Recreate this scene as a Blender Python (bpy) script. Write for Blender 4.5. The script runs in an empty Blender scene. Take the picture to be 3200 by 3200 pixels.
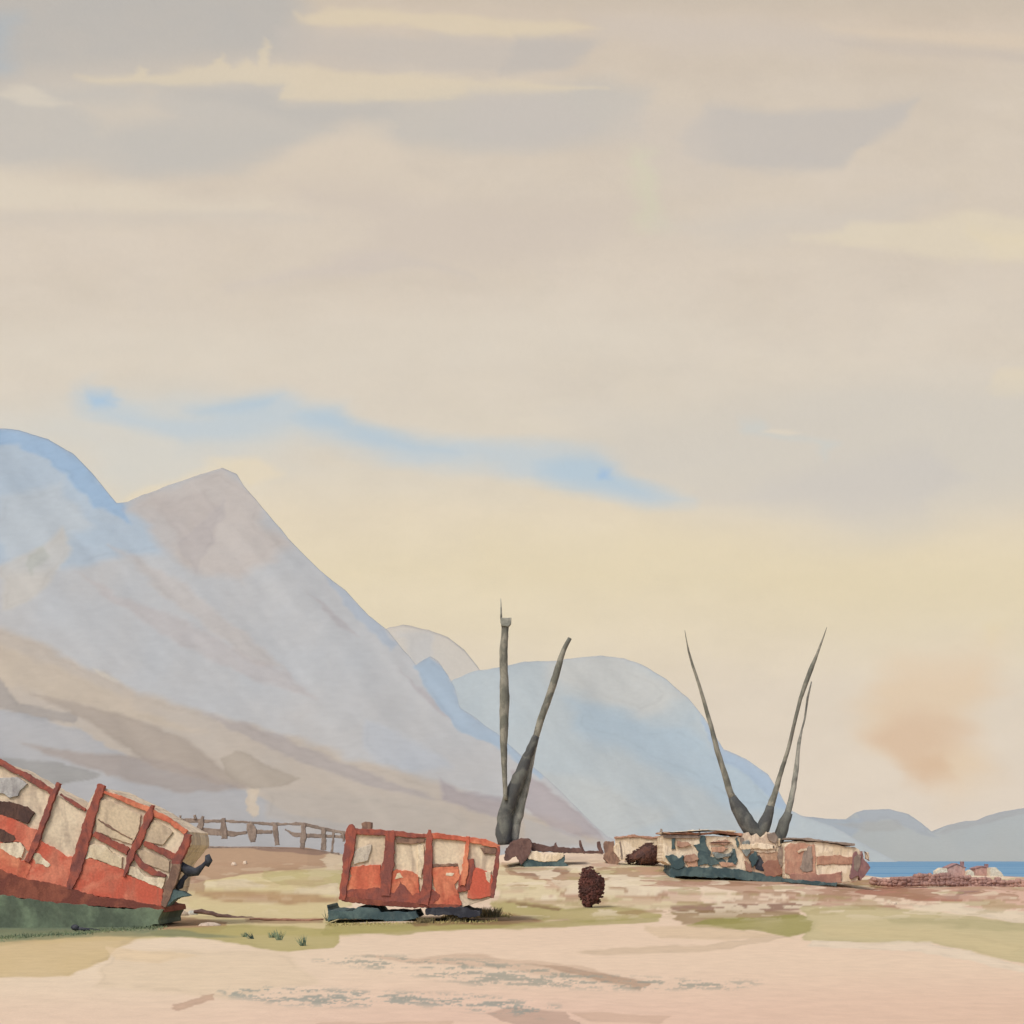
import bpy, math, random
import numpy as np
from mathutils import Vector
random.seed(4)
SC = bpy.context.scene
COL = SC.collection
HZ = 2685.0            # horizon row of the 3200 px photograph
H = 1.7                # eye height
K = 0.728 / 3200.0     # tangent per photo pixel
SEA = -6.5

# ------------------------------------------------------------------ noise
def _hash(ix, iy, s):
    n = (ix.astype(np.int64) * 374761393 + iy.astype(np.int64) * 668265263 + s * 974634777) & 0xffffffff
    n = ((n ^ (n >> 13)) * 1274126177) & 0xffffffff
    return ((n ^ (n >> 16)) & 0xffff) / 65535.0
def vnoise(x, y, s=0):
    x = np.asarray(x, float); y = np.asarray(y, float)
    ix = np.floor(x); iy = np.floor(y); fx = x - ix; fy = y - iy
    fx = fx * fx * (3 - 2 * fx); fy = fy * fy * (3 - 2 * fy)
    a = _hash(ix, iy, s); b = _hash(ix + 1, iy, s); c = _hash(ix, iy + 1, s); d = _hash(ix + 1, iy + 1, s)
    return (a + (b - a) * fx) * (1 - fy) + (c + (d - c) * fx) * fy
def fbm(x, y, s=0, o=4, g=.5):
    t = 0; a = 1; n = 0
    for k in range(o):
        t = t + a * (vnoise(np.asarray(x) * 2 ** k, np.asarray(y) * 2 ** k, s + k * 17) - .5); n += a; a *= g
    return t / n * 2       # about -1..1
def sstep(a, b, x):
    t = np.clip((x - a) / (b - a), 0, 1); return t * t * (3 - 2 * t)
def lin(c):
    c = np.asarray(c, float) / 255.0
    return np.where(c <= .04045, c / 12.92, ((c + .055) / 1.055) ** 2.4)
def sdist(x, y, P):
    """signed distance to polygon P, positive inside"""
    d = np.full(x.shape, 1e18); ins = np.zeros(x.shape, bool); n = len(P)
    for i in range(n):
        ax, ay = P[i]; bx, by = P[(i + 1) % n]
        ex, ey = bx - ax, by - ay; wx, wy = x - ax, y - ay
        t = np.clip((wx * ex + wy * ey) / (ex * ex + ey * ey + 1e-9), 0, 1)
        d = np.minimum(d, (wx - ex * t) ** 2 + (wy - ey * t) ** 2)
        if ay != by:
            c = ((ay > y) != (by > y)) & (x < ex * (y - ay) / ey + ax); ins ^= c
    d = np.sqrt(d)
    return np.where(ins, d, -d)
def washes(x, y, col, L, warp=1.0, seed=0, wx=1.0, rim=0.):
    """lay polygons of colour: (colour, soft, alpha, polygon[, ragged])"""
    for k, w in enumerate(L):
        c, soft, al, P = w[:4]; rag = (w[4] if len(w) > 4 else soft * .9) * warp
        xs = [p[0] for p in P]; ys = [p[1] for p in P]; m = soft + rag * 2 + 5
        sel = (x > min(xs) - m * wx) & (x < max(xs) + m * wx) & (y > min(ys) - m) & (y < max(ys) + m)
        if not sel.any(): continue
        X = x[sel]; Y = y[sel]; r = max(rag, 4.)
        dx = fbm(X / (r * 5 * wx), Y / (r * 3), seed + k, 4) * rag * 1.6 * wx; dy = fbm(X / (r * 5 * wx), Y / (r * 3), seed + k + 91, 4) * rag * 1.3
        d = sdist(X + dx, Y + dy, P)
        a = sstep(-soft, soft, d) * al
        a = a * (1 - .22 * (fbm(X / 120., Y / 70., seed + k + 7, 4) * .5 + .5) * (1 if al < 1 else .3))
        cc = lin(c)[None] * (1 - rim * (np.exp(-((d - soft - 2) / 4.5) ** 2) * (.3 + .7 * sstep(-.3, .3, fbm(X / 50., Y / 50., seed + k + 13, 3))))[:, None])
        col[sel] = col[sel] * (1 - a[:, None]) + cc * a[:, None]
    return col
def pt(px, py, Y):
    return Vector(((px - 1600) * K * Y, Y, H + (HZ - py) * K * Y))

# ------------------------------------------------------------------ object helpers
def tag(o, label=None, cat=None, group=None, kind=None):
    if label: o['label'] = label
    if cat: o['category'] = cat
    if group: o['group'] = group
    if kind: o['kind'] = kind
    return o
def empty(name, loc):
    o = bpy.data.objects.new(name, None); COL.objects.link(o); o.location = loc; o.empty_display_size = .3; return o
def mesh(name, V, F, mat, parent=None, smooth=False, base=None):
    """link a mesh given in world coordinates; its origin is the parent's (or base)"""
    org = Vector(parent_org(parent)) if parent else Vector(base or (0, 0, 0))
    me = bpy.data.meshes.new(name)
    me.from_pydata([tuple(Vector(v) - org) for v in V], [], F); me.update()
    o = bpy.data.objects.new(name, me); COL.objects.link(o)
    if mat: me.materials.append(mat)
    if smooth: me.polygons.foreach_set('use_smooth', [True] * len(me.polygons))
    if parent: o.parent = parent
    else: o.location = org
    return o
def parent_org(p):
    v = Vector((0, 0, 0))
    while p: v += p.location; p = p.parent
    return v
def ragged(P, amp, step=9.):
    """subdivide a pixel polygon and roughen its outline like a wet brush edge"""
    out = []; n = len(P)
    for i in range(n):
        a = Vector(P[i]).to_2d(); b = Vector(P[(i + 1) % n]).to_2d(); L = (b - a).length; m = max(1, int(L / step))
        nx = (b - a).orthogonal().normalized() if L > 0 else Vector((0, 0))
        for k in range(m):
            q = a.lerp(b, k / m)
            j = ((random.random() - .5) * 1.5 * amp + float(fbm(q.x / 22., q.y / 22., 3, 2)) * amp * 2.2) * (1 if k else .5)
            out.append((q.x + nx.x * j, q.y + nx.y * j))
    return out
def slab_vf(P, Y, th, rag=1.0, step=9., bev=.25):
    """outline in pixels at distance Y -> solid of thickness th, with a small rounded-off front edge"""
    Q = ragged(P, rag, step * .6) if rag else list(P)
    n = len(Q); cx = sum(q[0] for q in Q) / n; cy = sum(q[1] for q in Q) / n
    bp = min(1.2, th / (K * Y) * .25)
    F0 = []
    A = sum(Q[i][0] * Q[(i + 1) % n][1] - Q[(i + 1) % n][0] * Q[i][1] for i in range(n))
    sgn = 1 if A > 0 else -1
    V = []
    for i in range(n):
        p0 = Vector(Q[i - 1]); p1 = Vector(Q[i]); p2 = Vector(Q[(i + 1) % n])
        t = (p2 - p0); t = t.normalized() if t.length > 0 else Vector((1, 0)); nn = Vector((-t.y, t.x)) * sgn
        q = p1 + nn * bp
        V.append(pt(q.x, q.y, Y))
    for q in Q: V.append(pt(q[0], q[1], Y) + Vector((0, min(th * .3, .03), 0)))
    for i, q in enumerate(Q):
        v = V[n + i]; V.append(Vector((v.x, Y + th, v.z)))
    F = [tuple(range(n))[::-1], tuple(range(2 * n, 3 * n))]
    for i in range(n):
        j = (i + 1) % n
        F.append((i, j, n + j, n + i)); F.append((n + i, n + j, 2 * n + j, 2 * n + i))
    if sgn < 0: F = [f[::-1] for f in F]
    return V, F
def slab(name, P, Y, th, mat, parent, rag=1.0, step=9.):
    V, F = slab_vf(P, Y, th, rag, step)
    o = mesh(name, V, F, mat, parent)
    fixn(o); return o
def slabs(name, Ps, Y, th, mat, parent, rag=1.0, step=9.):
    V = []; F = []
    for P in Ps:
        v, f = slab_vf(P, Y, th, rag, step); b = len(V); V += v; F += [tuple(i + b for i in q) for q in f]
    o = mesh(name, V, F, mat, parent); fixn(o); return o
def fixn(o):
    import bmesh
    bm = bmesh.new(); bm.from_mesh(o.data); bmesh.ops.recalc_face_normals(bm, faces=bm.faces)
    big = [f for f in bm.faces if len(f.verts) > 4]
    bmesh.ops.triangulate(bm, faces=big); bm.to_mesh(o.data); bm.free()
def stroke(P):
    """centre line [(px,py,w)] -> outline polygon"""
    L = []; R = []
    for i, (x, y, w) in enumerate(P):
        a = P[max(i - 1, 0)]; b = P[min(i + 1, len(P) - 1)]
        t = Vector((b[0] - a[0], b[1] - a[1])).normalized(); nx, ny = -t.y, t.x
        L.append((x + nx * w / 2, y + ny * w / 2)); R.append((x - nx * w / 2, y - ny * w / 2))
    return L + R[::-1]
def tube_vf(P, Y, n=12, jit=.05, sub=5, dep=1.0):
    """P = [(px,py,width px)]; a round tapered pole with uneven skin"""
    Q = []
    for i in range(len(P) - 1):
        m = max(1, int(math.hypot(P[i + 1][0] - P[i][0], P[i + 1][1] - P[i][1]) / 14)) if sub else 1
        for k in range(m):
            f = k / m; Q.append([P[i][j] * (1 - f) + P[i + 1][j] * f for j in range(3)])
    Q.append(list(P[-1])); V = []; F = []
    for i, (x, y, w) in enumerate(Q):
        a = Q[max(i - 1, 0)]; b = Q[min(i + 1, len(Q) - 1)]
        t = Vector((b[0] - a[0], 0, -(b[1] - a[1]))).normalized(); s = t.cross(Vector((0, 1, 0))).normalized()
        c = pt(x, y, Y); r = max(w, .8) * .5 * K * Y
        jx = (random.random() - .5) * 2 * jit * r; 
        for k in range(n):
            an = 2 * math.pi * k / n; rr = r * (1 + (random.random() - .5) * jit * 1.6)
            V.append(c + s * (math.cos(an) * rr + jx) + Vector((0, math.sin(an) * rr * dep, 0)))
    m = len(Q)
    for i in range(m - 1):
        for k in range(n):
            F.append((i * n + k, i * n + (k + 1) % n, (i + 1) * n + (k + 1) % n, (i + 1) * n + k))
    F.append(tuple(range(n))[::-1]); F.append(tuple((m - 1) * n + k for k in range(n)))
    return V, F
def tube(name, P, Y, mat, parent, **k):
    V, F = tube_vf(P, Y, **k); o = mesh(name, V, F, mat, parent, smooth=True); fixn(o); return o

# ------------------------------------------------------------------ materials
KV = 0.86      # light on upright faces, KG on level ground: display = albedo * K
KG = .98
def alb(c, k=None):
    return tuple(np.clip(lin(c) / (k or KV), 0, .85))
def paint(name, c, c2=None, scale=4., k=None, rough=.9, amt=.5, lo=.42, hi=.6, bump=.25):
    """weathered paint or wood: two real colours broken up by noise, faint fine grain"""
    m = bpy.data.materials.new(name); m.use_nodes = True; nt = m.node_tree; N = nt.nodes; Lk = nt.links
    b = N['Principled BSDF']; b.inputs['Roughness'].default_value = rough; b.inputs['Specular IOR Level'].default_value = .2
    tc = N.new('ShaderNodeTexCoord'); n1 = N.new('ShaderNodeTexNoise'); n1.inputs['Scale'].default_value = scale; n1.inputs['Detail'].default_value = 5; n1.inputs['Distortion'].default_value = .8
    mr = N.new('ShaderNodeMapRange'); mr.inputs['From Min'].default_value = lo; mr.inputs['From Max'].default_value = hi; mr.interpolation_type = 'SMOOTHSTEP'
    mx = N.new('ShaderNodeMix'); mx.data_type = 'RGBA'
    c2 = c2 or tuple(min(255, v * .8) for v in c)
    mx.inputs['A'].default_value = (*alb(c, k), 1); mx.inputs['B'].default_value = (*alb(c2, k), 1)
    mp3 = N.new('ShaderNodeMapping'); mp3.inputs['Scale'].default_value = (1.6, 1.6, .55); mp3.inputs['Location'].default_value = (3.1, 7.7, 1.3)
    n3 = N.new('ShaderNodeTexNoise'); n3.inputs['Scale'].default_value = scale * 1.7; n3.inputs['Detail'].default_value = 6; n3.inputs['Distortion'].default_value = 1.2
    r3 = N.new('ShaderNodeMapRange'); r3.inputs['From Min'].default_value = .48; r3.inputs['From Max'].default_value = .7; r3.inputs['To Max'].default_value = .7
    mx3 = N.new('ShaderNodeMix'); mx3.data_type = 'RGBA'; mx3.inputs['B'].default_value = (*alb(tuple(v * w for v, w in zip(c2, (.80, .78, .80))), k), 1)
    Lk.new(tc.outputs['Object'], mp3.inputs[0]); Lk.new(mp3.outputs[0], n3.inputs['Vector']); Lk.new(n3.outputs['Fac'], r3.inputs['Value']); Lk.new(r3.outputs[0], mx3.inputs['Factor']); Lk.new(mx.outputs['Result'], mx3.inputs['A'])
    n2 = N.new('ShaderNodeTexNoise'); n2.inputs['Scale'].default_value = scale * 14; n2.inputs['Detail'].default_value = 3
    m2 = N.new('ShaderNodeMapRange'); m2.inputs['From Min'].default_value = .3; m2.inputs['From Max'].default_value = .7
    m2.inputs['To Min'].default_value = .88; m2.inputs['To Max'].default_value = 1.12
    mul = N.new('ShaderNodeVectorMath'); mul.operation = 'SCALE'
    Lk.new(tc.outputs['Object'], n1.inputs['Vector']); Lk.new(tc.outputs['Object'], n2.inputs['Vector'])
    Lk.new(n1.outputs['Fac'], mr.inputs['Value']); Lk.new(mr.outputs['Result'], mx.inputs['Factor'])
    Lk.new(n2.outputs['Fac'], m2.inputs['Value']); Lk.new(mx3.outputs['Result'], mul.inputs[0]); Lk.new(m2.outputs['Result'], mul.inputs['Scale'])
    Lk.new(mul.outputs[0], b.inputs['Base Color'])
    bp = N.new('ShaderNodeBump'); bp.inputs['Strength'].default_value = bump; bp.inputs['Distance'].default_value = .05
    Lk.new(n2.outputs['Fac'], bp.inputs['Height']); Lk.new(bp.outputs['Normal'], b.inputs['Normal'])
    return m
def wash_mat(name, k, grain, gs=.06, emit=False, rough=.95, bump=0.):
    m = bpy.data.materials.new(name); m.use_nodes = True; nt = m.node_tree; N = nt.nodes; Lk = nt.links
    b = N['Principled BSDF']; out = N['Material Output']
    at = N.new('ShaderNodeAttribute'); at.attribute_name = 'wash'
    tc = N.new('ShaderNodeTexCoord'); n = N.new('ShaderNodeTexNoise'); n.inputs['Scale'].default_value = grain; n.inputs['Detail'].default_value = 6; n.inputs['Roughness'].default_value = .65
    Lk.new(tc.outputs['Object'], n.inputs['Vector'])
    mr = N.new('ShaderNodeMapRange'); mr.inputs['From Min'].default_value = .25; mr.inputs['From Max'].default_value = .75
    mr.inputs['To Min'].default_value = (1 - gs) / k; mr.inputs['To Max'].default_value = (1 + gs) / k
    mul = N.new('ShaderNodeVectorMath'); mul.operation = 'SCALE'
    Lk.new(n.outputs['Fac'], mr.inputs['Value']); Lk.new(at.outputs['Color'], mul.inputs[0]); Lk.new(mr.outputs['Result'], mul.inputs['Scale'])
    if emit:
        e = N.new('ShaderNodeEmission'); Lk.new(mul.outputs[0], e.inputs['Color']); Lk.new(e.outputs[0], out.inputs['Surface'])
        N.remove(b)
        try: m.cycles.emission_sampling = 'NONE'
        except Exception: pass
    else:
        b.inputs['Roughness'].default_value = rough; b.inputs['Specular IOR Level'].default_value = .1
        Lk.new(mul.outputs[0], b.inputs['Base Color'])
        if bump:
            bp = N.new('ShaderNodeBump'); bp.inputs['Strength'].default_value = bump; bp.inputs['Distance'].default_value = .06
            Lk.new(n.outputs['Fac'], bp.inputs['Height']); Lk.new(bp.outputs['Normal'], b.inputs['Normal'])
    return m
def grid_mesh(name, XYZ, colr, mat, smooth=True):
    """XYZ (r,c,3) array -> one sheet with a colour attribute"""
    r, c, _ = XYZ.shape; me = bpy.data.meshes.new(name)
    me.vertices.add(r * c); me.vertices.foreach_set('co', XYZ.reshape(-1).astype(np.float32))
    i = np.arange((r - 1) * (c - 1)); a = (i // (c - 1)) * c + i % (c - 1)
    q = np.stack([a, a + 1, a + c + 1, a + c], 1).reshape(-1)
    me.loops.add(len(q)); me.loops.foreach_set('vertex_index', q.astype(np.int32))
    me.polygons.add(len(i)); me.polygons.foreach_set('loop_start', (np.arange(len(i)) * 4).astype(np.int32))
    me.polygons.foreach_set('loop_total', np.full(len(i), 4, np.int32))
    me.update(calc_edges=True); me.validate()
    if colr is not None:
        at = me.color_attributes.new('wash', 'FLOAT_COLOR', 'POINT')
        ca = np.concatenate([colr.reshape(-1, 3), np.ones((r * c, 1))], 1)
        at.data.foreach_set('color', ca.reshape(-1).astype(np.float32))
    if smooth: me.polygons.foreach_set('use_smooth', np.ones(len(i), bool))
    me.materials.append(mat)
    o = bpy.data.objects.new(name, me); COL.objects.link(o); return o

# ------------------------------------------------------------------ sky backdrop (a real curved shell of cloud, 40 km out)
def build_sky():
    R = 40000.
    px = np.concatenate([np.linspace(-30000, -600, 60)[:-1], np.linspace(-600, 3800, 900), np.linspace(3800, 33000, 60)[1:]])
    py = np.concatenate([np.linspace(-12000, -500, 60)[:-1], np.linspace(-500, 2760, 760), np.linspace(2790, 3400, 4)])
    X, Y = np.meshgrid(px, py)
    x = X.ravel(); y = Y.ravel()
    xc = np.clip(x, -600, 3800); yc = np.clip(y, -500, 2900)
    rows = [(-500, (200, 186, 168)), (0, (201, 187, 168)), (60, (205, 190, 171)), (300, (207, 194, 176)), (800, (210, 197, 179)), (1200, (212, 201, 183)), (1450, (213, 203, 184)),
            (1620, (220, 206, 179)), (1800, (221, 206, 173)), (1950, (221, 206, 175)), (2150, (221, 206, 182)), (2600, (221, 205, 184)), (2900, (219, 203, 184))]
    wy = yc + fbm(xc / 500., yc / 160., 3, 4) * 60
    base = np.stack([np.interp(wy, [r[0] for r in rows], [r[1][k] for r in rows]) for k in range(3)], 1)
    base = base + (fbm(xc / 260., yc / 110., 11, 6, .62) * 5.)[:, None] + (fbm(xc / 90., yc / 60., 12, 4) * 1.6)[:, None] * np.array([1, .8, .3])
    col = lin(base)
    W = [
     ((183, 179, 172), 70, .9, [(-400, -300), (820, -300), (900, 60), (930, 120), (880, 190), (600, 215), (250, 250), (-300, 290)], 30),
     ((165, 178, 186), 40, .55, [(-300, 40), (30, 60), (40, 230), (-300, 260)], 20),
     ((193, 187, 177), 28, .9, [(-300, 255), (868, 258), (862, 320), (1500, 300), (1900, 262), (2060, 300), (2010, 430), (1500, 480), (1250, 460), (1080, 392), (900, 450), (760, 525), (400, 545), (-200, 510)], 16),
     ((186, 181, 173), 24, .6, [(470, 262), (868, 262), (862, 320), (1300, 312), (1160, 380), (1000, 400), (600, 300)], 16),
     ((190, 185, 176), 30, .55, [(350, 410), (900, 400), (1050, 400), (880, 470), (600, 540), (400, 540)], 16),
     ((194, 185, 174), 20, .8, [(880, 85), (1300, 105), (1620, 125), (1900, 125), (1780, 190), (1500, 230), (1100, 210), (900, 180)], 12),
     ((208, 196, 178), 25, .6, [(240, 330), (480, 300), (560, 370), (330, 410)], 12),
     ((220, 204, 173), 8, .95, [(920, 38), (945, 50), (1040, 25), (1300, 34), (1500, 48), (1780, 68), (1900, 90), (1600, 118), (1420, 108), (1300, 84), (1000, 74), (930, 58)], 7),
     ((219, 204, 175), 7, .95, [(240, 238), (300, 240), (420, 232), (450, 205), (470, 232), (560, 215), (640, 210), (680, 172), (720, 210), (770, 185), (800, 205), (830, 122), (845, 170), (850, 210), (960, 205), (1100, 222), (1500, 250), (1900, 275), (1480, 298), (1300, 317), (858, 316), (876, 262), (480, 262), (290, 252)], 6),
     ((217, 206, 186), 8, .95, [(0, 290), (50, 268), (80, 264), (110, 280), (150, 305), (205, 318), (160, 330), (60, 318)], 6),
     ((213, 199, 179), 22, .95, [(760, 560), (880, 500), (960, 462), (1030, 405), (1110, 378), (1180, 392), (1230, 450), (1270, 530), (1450, 610), (1300, 620), (900, 605)], 10),
     ((218, 206, 185), 22, .95, [(-300, 490), (0, 520), (200, 545), (500, 600), (800, 640), (780, 672), (400, 665), (-300, 640)], 14),
     ((203, 193, 179), 18, .6, [(-300, 655), (350, 672), (760, 660), (1000, 690), (700, 700), (0, 695)], 10),
     ((203, 190, 175), 45, .7, [(900, 570), (1250, 585), (1700, 635), (2050, 650), (1900, 760), (1450, 835), (1000, 850), (1150, 790), (1200, 700), (950, 640)], 24),
     ((203, 191, 179), 20, .6, [(700, 905), (860, 850), (1000, 815), (1120, 770), (1250, 790), (1150, 855), (900, 880)], 14),
     ((199, 188, 177), 16, .55, [(1120, 850), (1250, 805), (1400, 830), (1480, 870), (1320, 835)], 10),
     ((191, 183, 173), 14, .85, [(1590, 108), (1760, 112), (1860, 130), (1830, 175), (1740, 215), (1580, 230)], 8),
     ((196, 188, 178), 26, .7, [(1500, 270), (1760, 285), (1830, 350), (1850, 440), (1640, 470), (1450, 420)], 16),
     ((203, 191, 177), 30, .7, [(1850, 40), (2400, 60), (2700, 110), (2600, 150), (2100, 170), (1850, 130)], 20),
     ((199, 186, 169), 30, .6, [(1500, -60), (3300, -80), (3300, 30), (2500, 25), (1600, 40)], 20),
     ((214, 197, 174), 14, .7, [(2590, 85), (2800, 90), (3300, 110), (3300, 165), (2900, 145), (2640, 105)], 8),
     ((196, 184, 171), 12, .6, [(2590, 118), (2760, 120), (3300, 168), (3300, 205), (3000, 180), (2640, 150)], 8),
     ((192, 185, 176), 14, .9, [(2230, 338), (2450, 345), (2640, 345), (2780, 325), (2880, 308), (2810, 392), (2680, 450), (2640, 520), (2450, 540), (2200, 515), (2120, 440)], 12),
     ((204, 193, 179), 40, .6, [(1960, 320), (2230, 340), (2250, 560), (2050, 560), (1900, 420)], 24),
     ((206, 206, 174), 26, .4, [(1985, 470), (2040, 480), (2060, 700), (1990, 720), (1975, 560)], 16),
     ((203, 194, 181), 36, .6, [(2050, 690), (2600, 660), (3000, 620), (2800, 700), (2600, 740), (2300, 770)], 24),
     ((221, 208, 181), 12, .95, [(2470, 745), (2640, 725), (2660, 692), (2850, 700), (3050, 660), (3300, 690), (3300, 815), (2980, 810), (2700, 765)], 8),
     ((225, 209, 171), 24, .5, [(3000, 710), (3300, 730), (3300, 800), (3080, 800)], 14),
     ((224, 209, 178), 10, .95, [(3110, 1170), (3140, 1150), (3300, 1150), (3300, 1240), (3150, 1238), (3085, 1215)], 6),
     ((217, 207, 189), 45, .6, [(-300, 1040), (400, 1000), (1200, 1010), (1700, 960), (2400, 1000), (1800, 1120), (900, 1200), (300, 1180)], 30),
     ((203, 196, 183), 70, .75, [(1850, 1300), (2200, 1250), (2700, 1200), (3400, 1180), (3400, 1570), (3000, 1600), (2700, 1640), (2300, 1580), (2000, 1560), (1900, 1450)], 40),
     ((197, 191, 183), 40, .55, [(2550, 1440), (2900, 1380), (3000, 1480), (2900, 1590), (2600, 1600), (2200, 1560)], 25),
     ((203, 205, 199), 60, .8, [(-300, 1240), (100, 1270), (300, 1240), (700, 1250), (1100, 1300), (900, 1420), (600, 1520), (400, 1560), (200, 1420), (-300, 1330)], 40),
     ((186, 198, 203), 30, .85, [(262, 1225), (320, 1208), (400, 1245), (500, 1275), (640, 1275), (700, 1260), (800, 1225), (880, 1215), (960, 1255), (1100, 1280), (1140, 1340), (1350, 1370), (1500, 1385), (1740, 1400), (1880, 1420), (1990, 1490), (2130, 1560), (2040, 1572), (1800, 1530), (1500, 1455), (1300, 1450), (1100, 1400), (930, 1355), (700, 1395), (560, 1400), (420, 1330), (300, 1275)], 20),
     ((160, 188, 206), 26, .5, [(1700, 1455), (1780, 1430), (1860, 1425), (1930, 1470), (1990, 1520), (2080, 1562), (1960, 1560), (1830, 1530), (1700, 1500)], 12),
     ((138, 176, 212), 9, .6, [(1860, 1470), (1890, 1472), (1900, 1495), (1870, 1500)], 6),
     ((153, 187, 213), 18, .75, [(288, 1228), (360, 1222), (360, 1262), (300, 1268)], 10),
     ((166, 190, 205), 20, .6, [(600, 1275), (720, 1262), (840, 1235), (840, 1270), (700, 1295), (640, 1300)], 12),
     ((166, 190, 205), 20, .6, [(900, 1290), (1060, 1285), (1120, 1330), (1300, 1380), (1420, 1420), (1200, 1400), (1000, 1330)], 12),
     ((193, 200, 197), 14, .7, [(2300, 1310), (2380, 1310), (2400, 1350), (2500, 1358), (2590, 1390), (2560, 1440), (2540, 1385), (2400, 1370), (2320, 1350)], 10),
     ((224, 211, 188), 4, .9, [(2375, 1350), (2410, 1340), (2480, 1345), (2500, 1352), (2440, 1357)], 2),
     ((226, 210, 178), 10, .95, [(362, 1585), (420, 1540), (560, 1490), (680, 1440), (800, 1430), (900, 1480), (780, 1520), (700, 1480), (560, 1520), (420, 1590)], 6),
     ((221, 205, 167), 70, .6, [(1500, 1700), (2200, 1700), (2900, 1720), (3300, 1750), (3300, 1960), (2700, 1930), (2300, 1830), (1500, 1780)], 40),
     ((223, 198, 164), 64, 1., [(2680, 2230), (2700, 2110), (2790, 2060), (2950, 2050), (3040, 2040), (3110, 2020), (3160, 2050), (3150, 2110), (3100, 2210), (3040, 2270), (3030, 2350), (3010, 2430), (2900, 2490), (2800, 2460), (2740, 2350), (2690, 2300)], 46),
     ((216, 185, 150), 40, .95, [(2780, 2320), (2830, 2240), (2900, 2220), (2970, 2250), (3000, 2330), (2980, 2420), (2890, 2450), (2810, 2430)], 40),
     ((211, 174, 133), 18, .5, [(2840, 2400), (2900, 2380), (2970, 2350), (2980, 2430), (2900, 2440)], 12),
     ((224, 205, 160), 22, .4, [(3100, 1960), (3150, 1960), (3120, 2000)], 10),
    ]
    W = [(w_[0], w_[1] * 1.5 + 3, min(1, w_[2] * (1.08 if sum(w_[0]) < 590 else .72)), w_[3], (w_[4] if len(w_) > 4 else w_[1]) * 1.3 + 3) for w_ in W]
    col = washes(x, y, col, W, 1.0, 40, 2.0)
    # slight irregular granulation
    col *= (1 + .008 * fbm(x / 14., y / 14., 77, 3))[:, None]
    gain = np.interp(y, [-500, 300, 900, 1400, 1700, 2300, 2700], [1.05, 1.075, 1.095, 1.115, 1.15, 1.18, 1.21])
    col *= gain[:, None] * np.array([1.0, .995, 1.01])
    u = (x - 1600) * K; v = (HZ - y) * K
    d = np.stack([u, np.ones_like(u), v], 1); d /= np.linalg.norm(d, axis=1)[:, None]
    P = d * R; P[:, 2] += H
    m = wash_mat('sky_light', 1.0, .018, .02, emit=True)
    o = grid_mesh('sky', P.reshape(X.shape[0], X.shape[1], 3), col.reshape(X.shape[0], X.shape[1], 3), m)
    o['kind'] = 'structure'
build_sky()

# ------------------------------------------------------------------ mountains
def mountain(name, ridge, Yr, Yb, L, basecol, x0, x1, seed, relief, step=4., rows=200, backdrop=1.25, crest=None, kk=1.08, ragr=3.):
    px = np.arange(x0, x1 + step, step); rx = [p[0] for p in ridge]; ry = [p[1] for p in ridge]
    top = np.interp(px, rx, ry) + fbm(px / 40., px * 0, seed, 4) * ragr
    t = np.linspace(0, 1, rows) ** 1.05
    T, PX = np.meshgrid(t, px, indexing='ij'); TOP = np.broadcast_to(top, T.shape)
    BASE = HZ + (H - SEA + 1.5) / (K * Yb)
    PY = TOP + (BASE - TOP) * T
    hf = np.clip((BASE - PY) / (BASE - top.min()), 0, 1)
    Y = Yb + (Yr - Yb) * hf ** .85
    # gullies running downhill to the right: relief along the line of sight, real depth
    g = fbm((PX - .9 * PY) / 300., (PY + PX * .4) / 900., seed + 5, 4, .42) + .25 * fbm(PX / 150., PY / 130., seed + 6, 3, .4)
    Y = Y * (1 + g * relief / Yr)
    x = PX.ravel(); y = PY.ravel()
    col = np.tile(lin(basecol), (len(x), 1))
    col *= (1 + .035 * fbm(x / 120., y / 90., seed + 9, 5))[:, None]
    col *= 1 + (fbm(x / 160., y / 160., seed + 10, 4) * .03)[:, None] * np.array([1., 0., -1.])
    L = [(w_[0], w_[1] * .55, w_[2], w_[3], w_[4] if len(w_) > 4 else w_[1]) for w_ in L]
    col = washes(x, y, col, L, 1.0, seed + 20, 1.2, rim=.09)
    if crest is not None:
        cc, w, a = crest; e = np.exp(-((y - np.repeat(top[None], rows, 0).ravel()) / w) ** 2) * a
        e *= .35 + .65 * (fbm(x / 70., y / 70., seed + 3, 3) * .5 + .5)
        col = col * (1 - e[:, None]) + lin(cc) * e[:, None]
    XYZ = np.stack([(PX - 1600) * K * Y, Y, H + (HZ - PY) * K * Y], -1)
    C = col.reshape(T.shape[0], T.shape[1], 3)
    # far side: falls away behind the ridge
    tb = np.linspace(1, 0, 24)[:-1]
    back = []; bc = []
    for q in tb:
        Yt = Y[0]; Yq = Yt + Yr * (backdrop - 1) * q; zt = H + (HZ - top) * K * Yt
        z = zt * (1 - q) + (SEA - 5) * q; z = z - .15 * (zt - SEA) * math.sin(q * math.pi) * 0
        back.append(np.stack([(px - 1600) * K * Yt, Yq, z], -1)); bc.append(C[0])
    XYZ = np.concatenate([np.array(back), XYZ]); C = np.concatenate([np.array(bc), C])
    m = wash_mat(name + '_ground', kk, .05, .05)
    o = grid_mesh(name, XYZ[::-1], C[::-1], m); o['kind'] = 'structure'; return o
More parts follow.
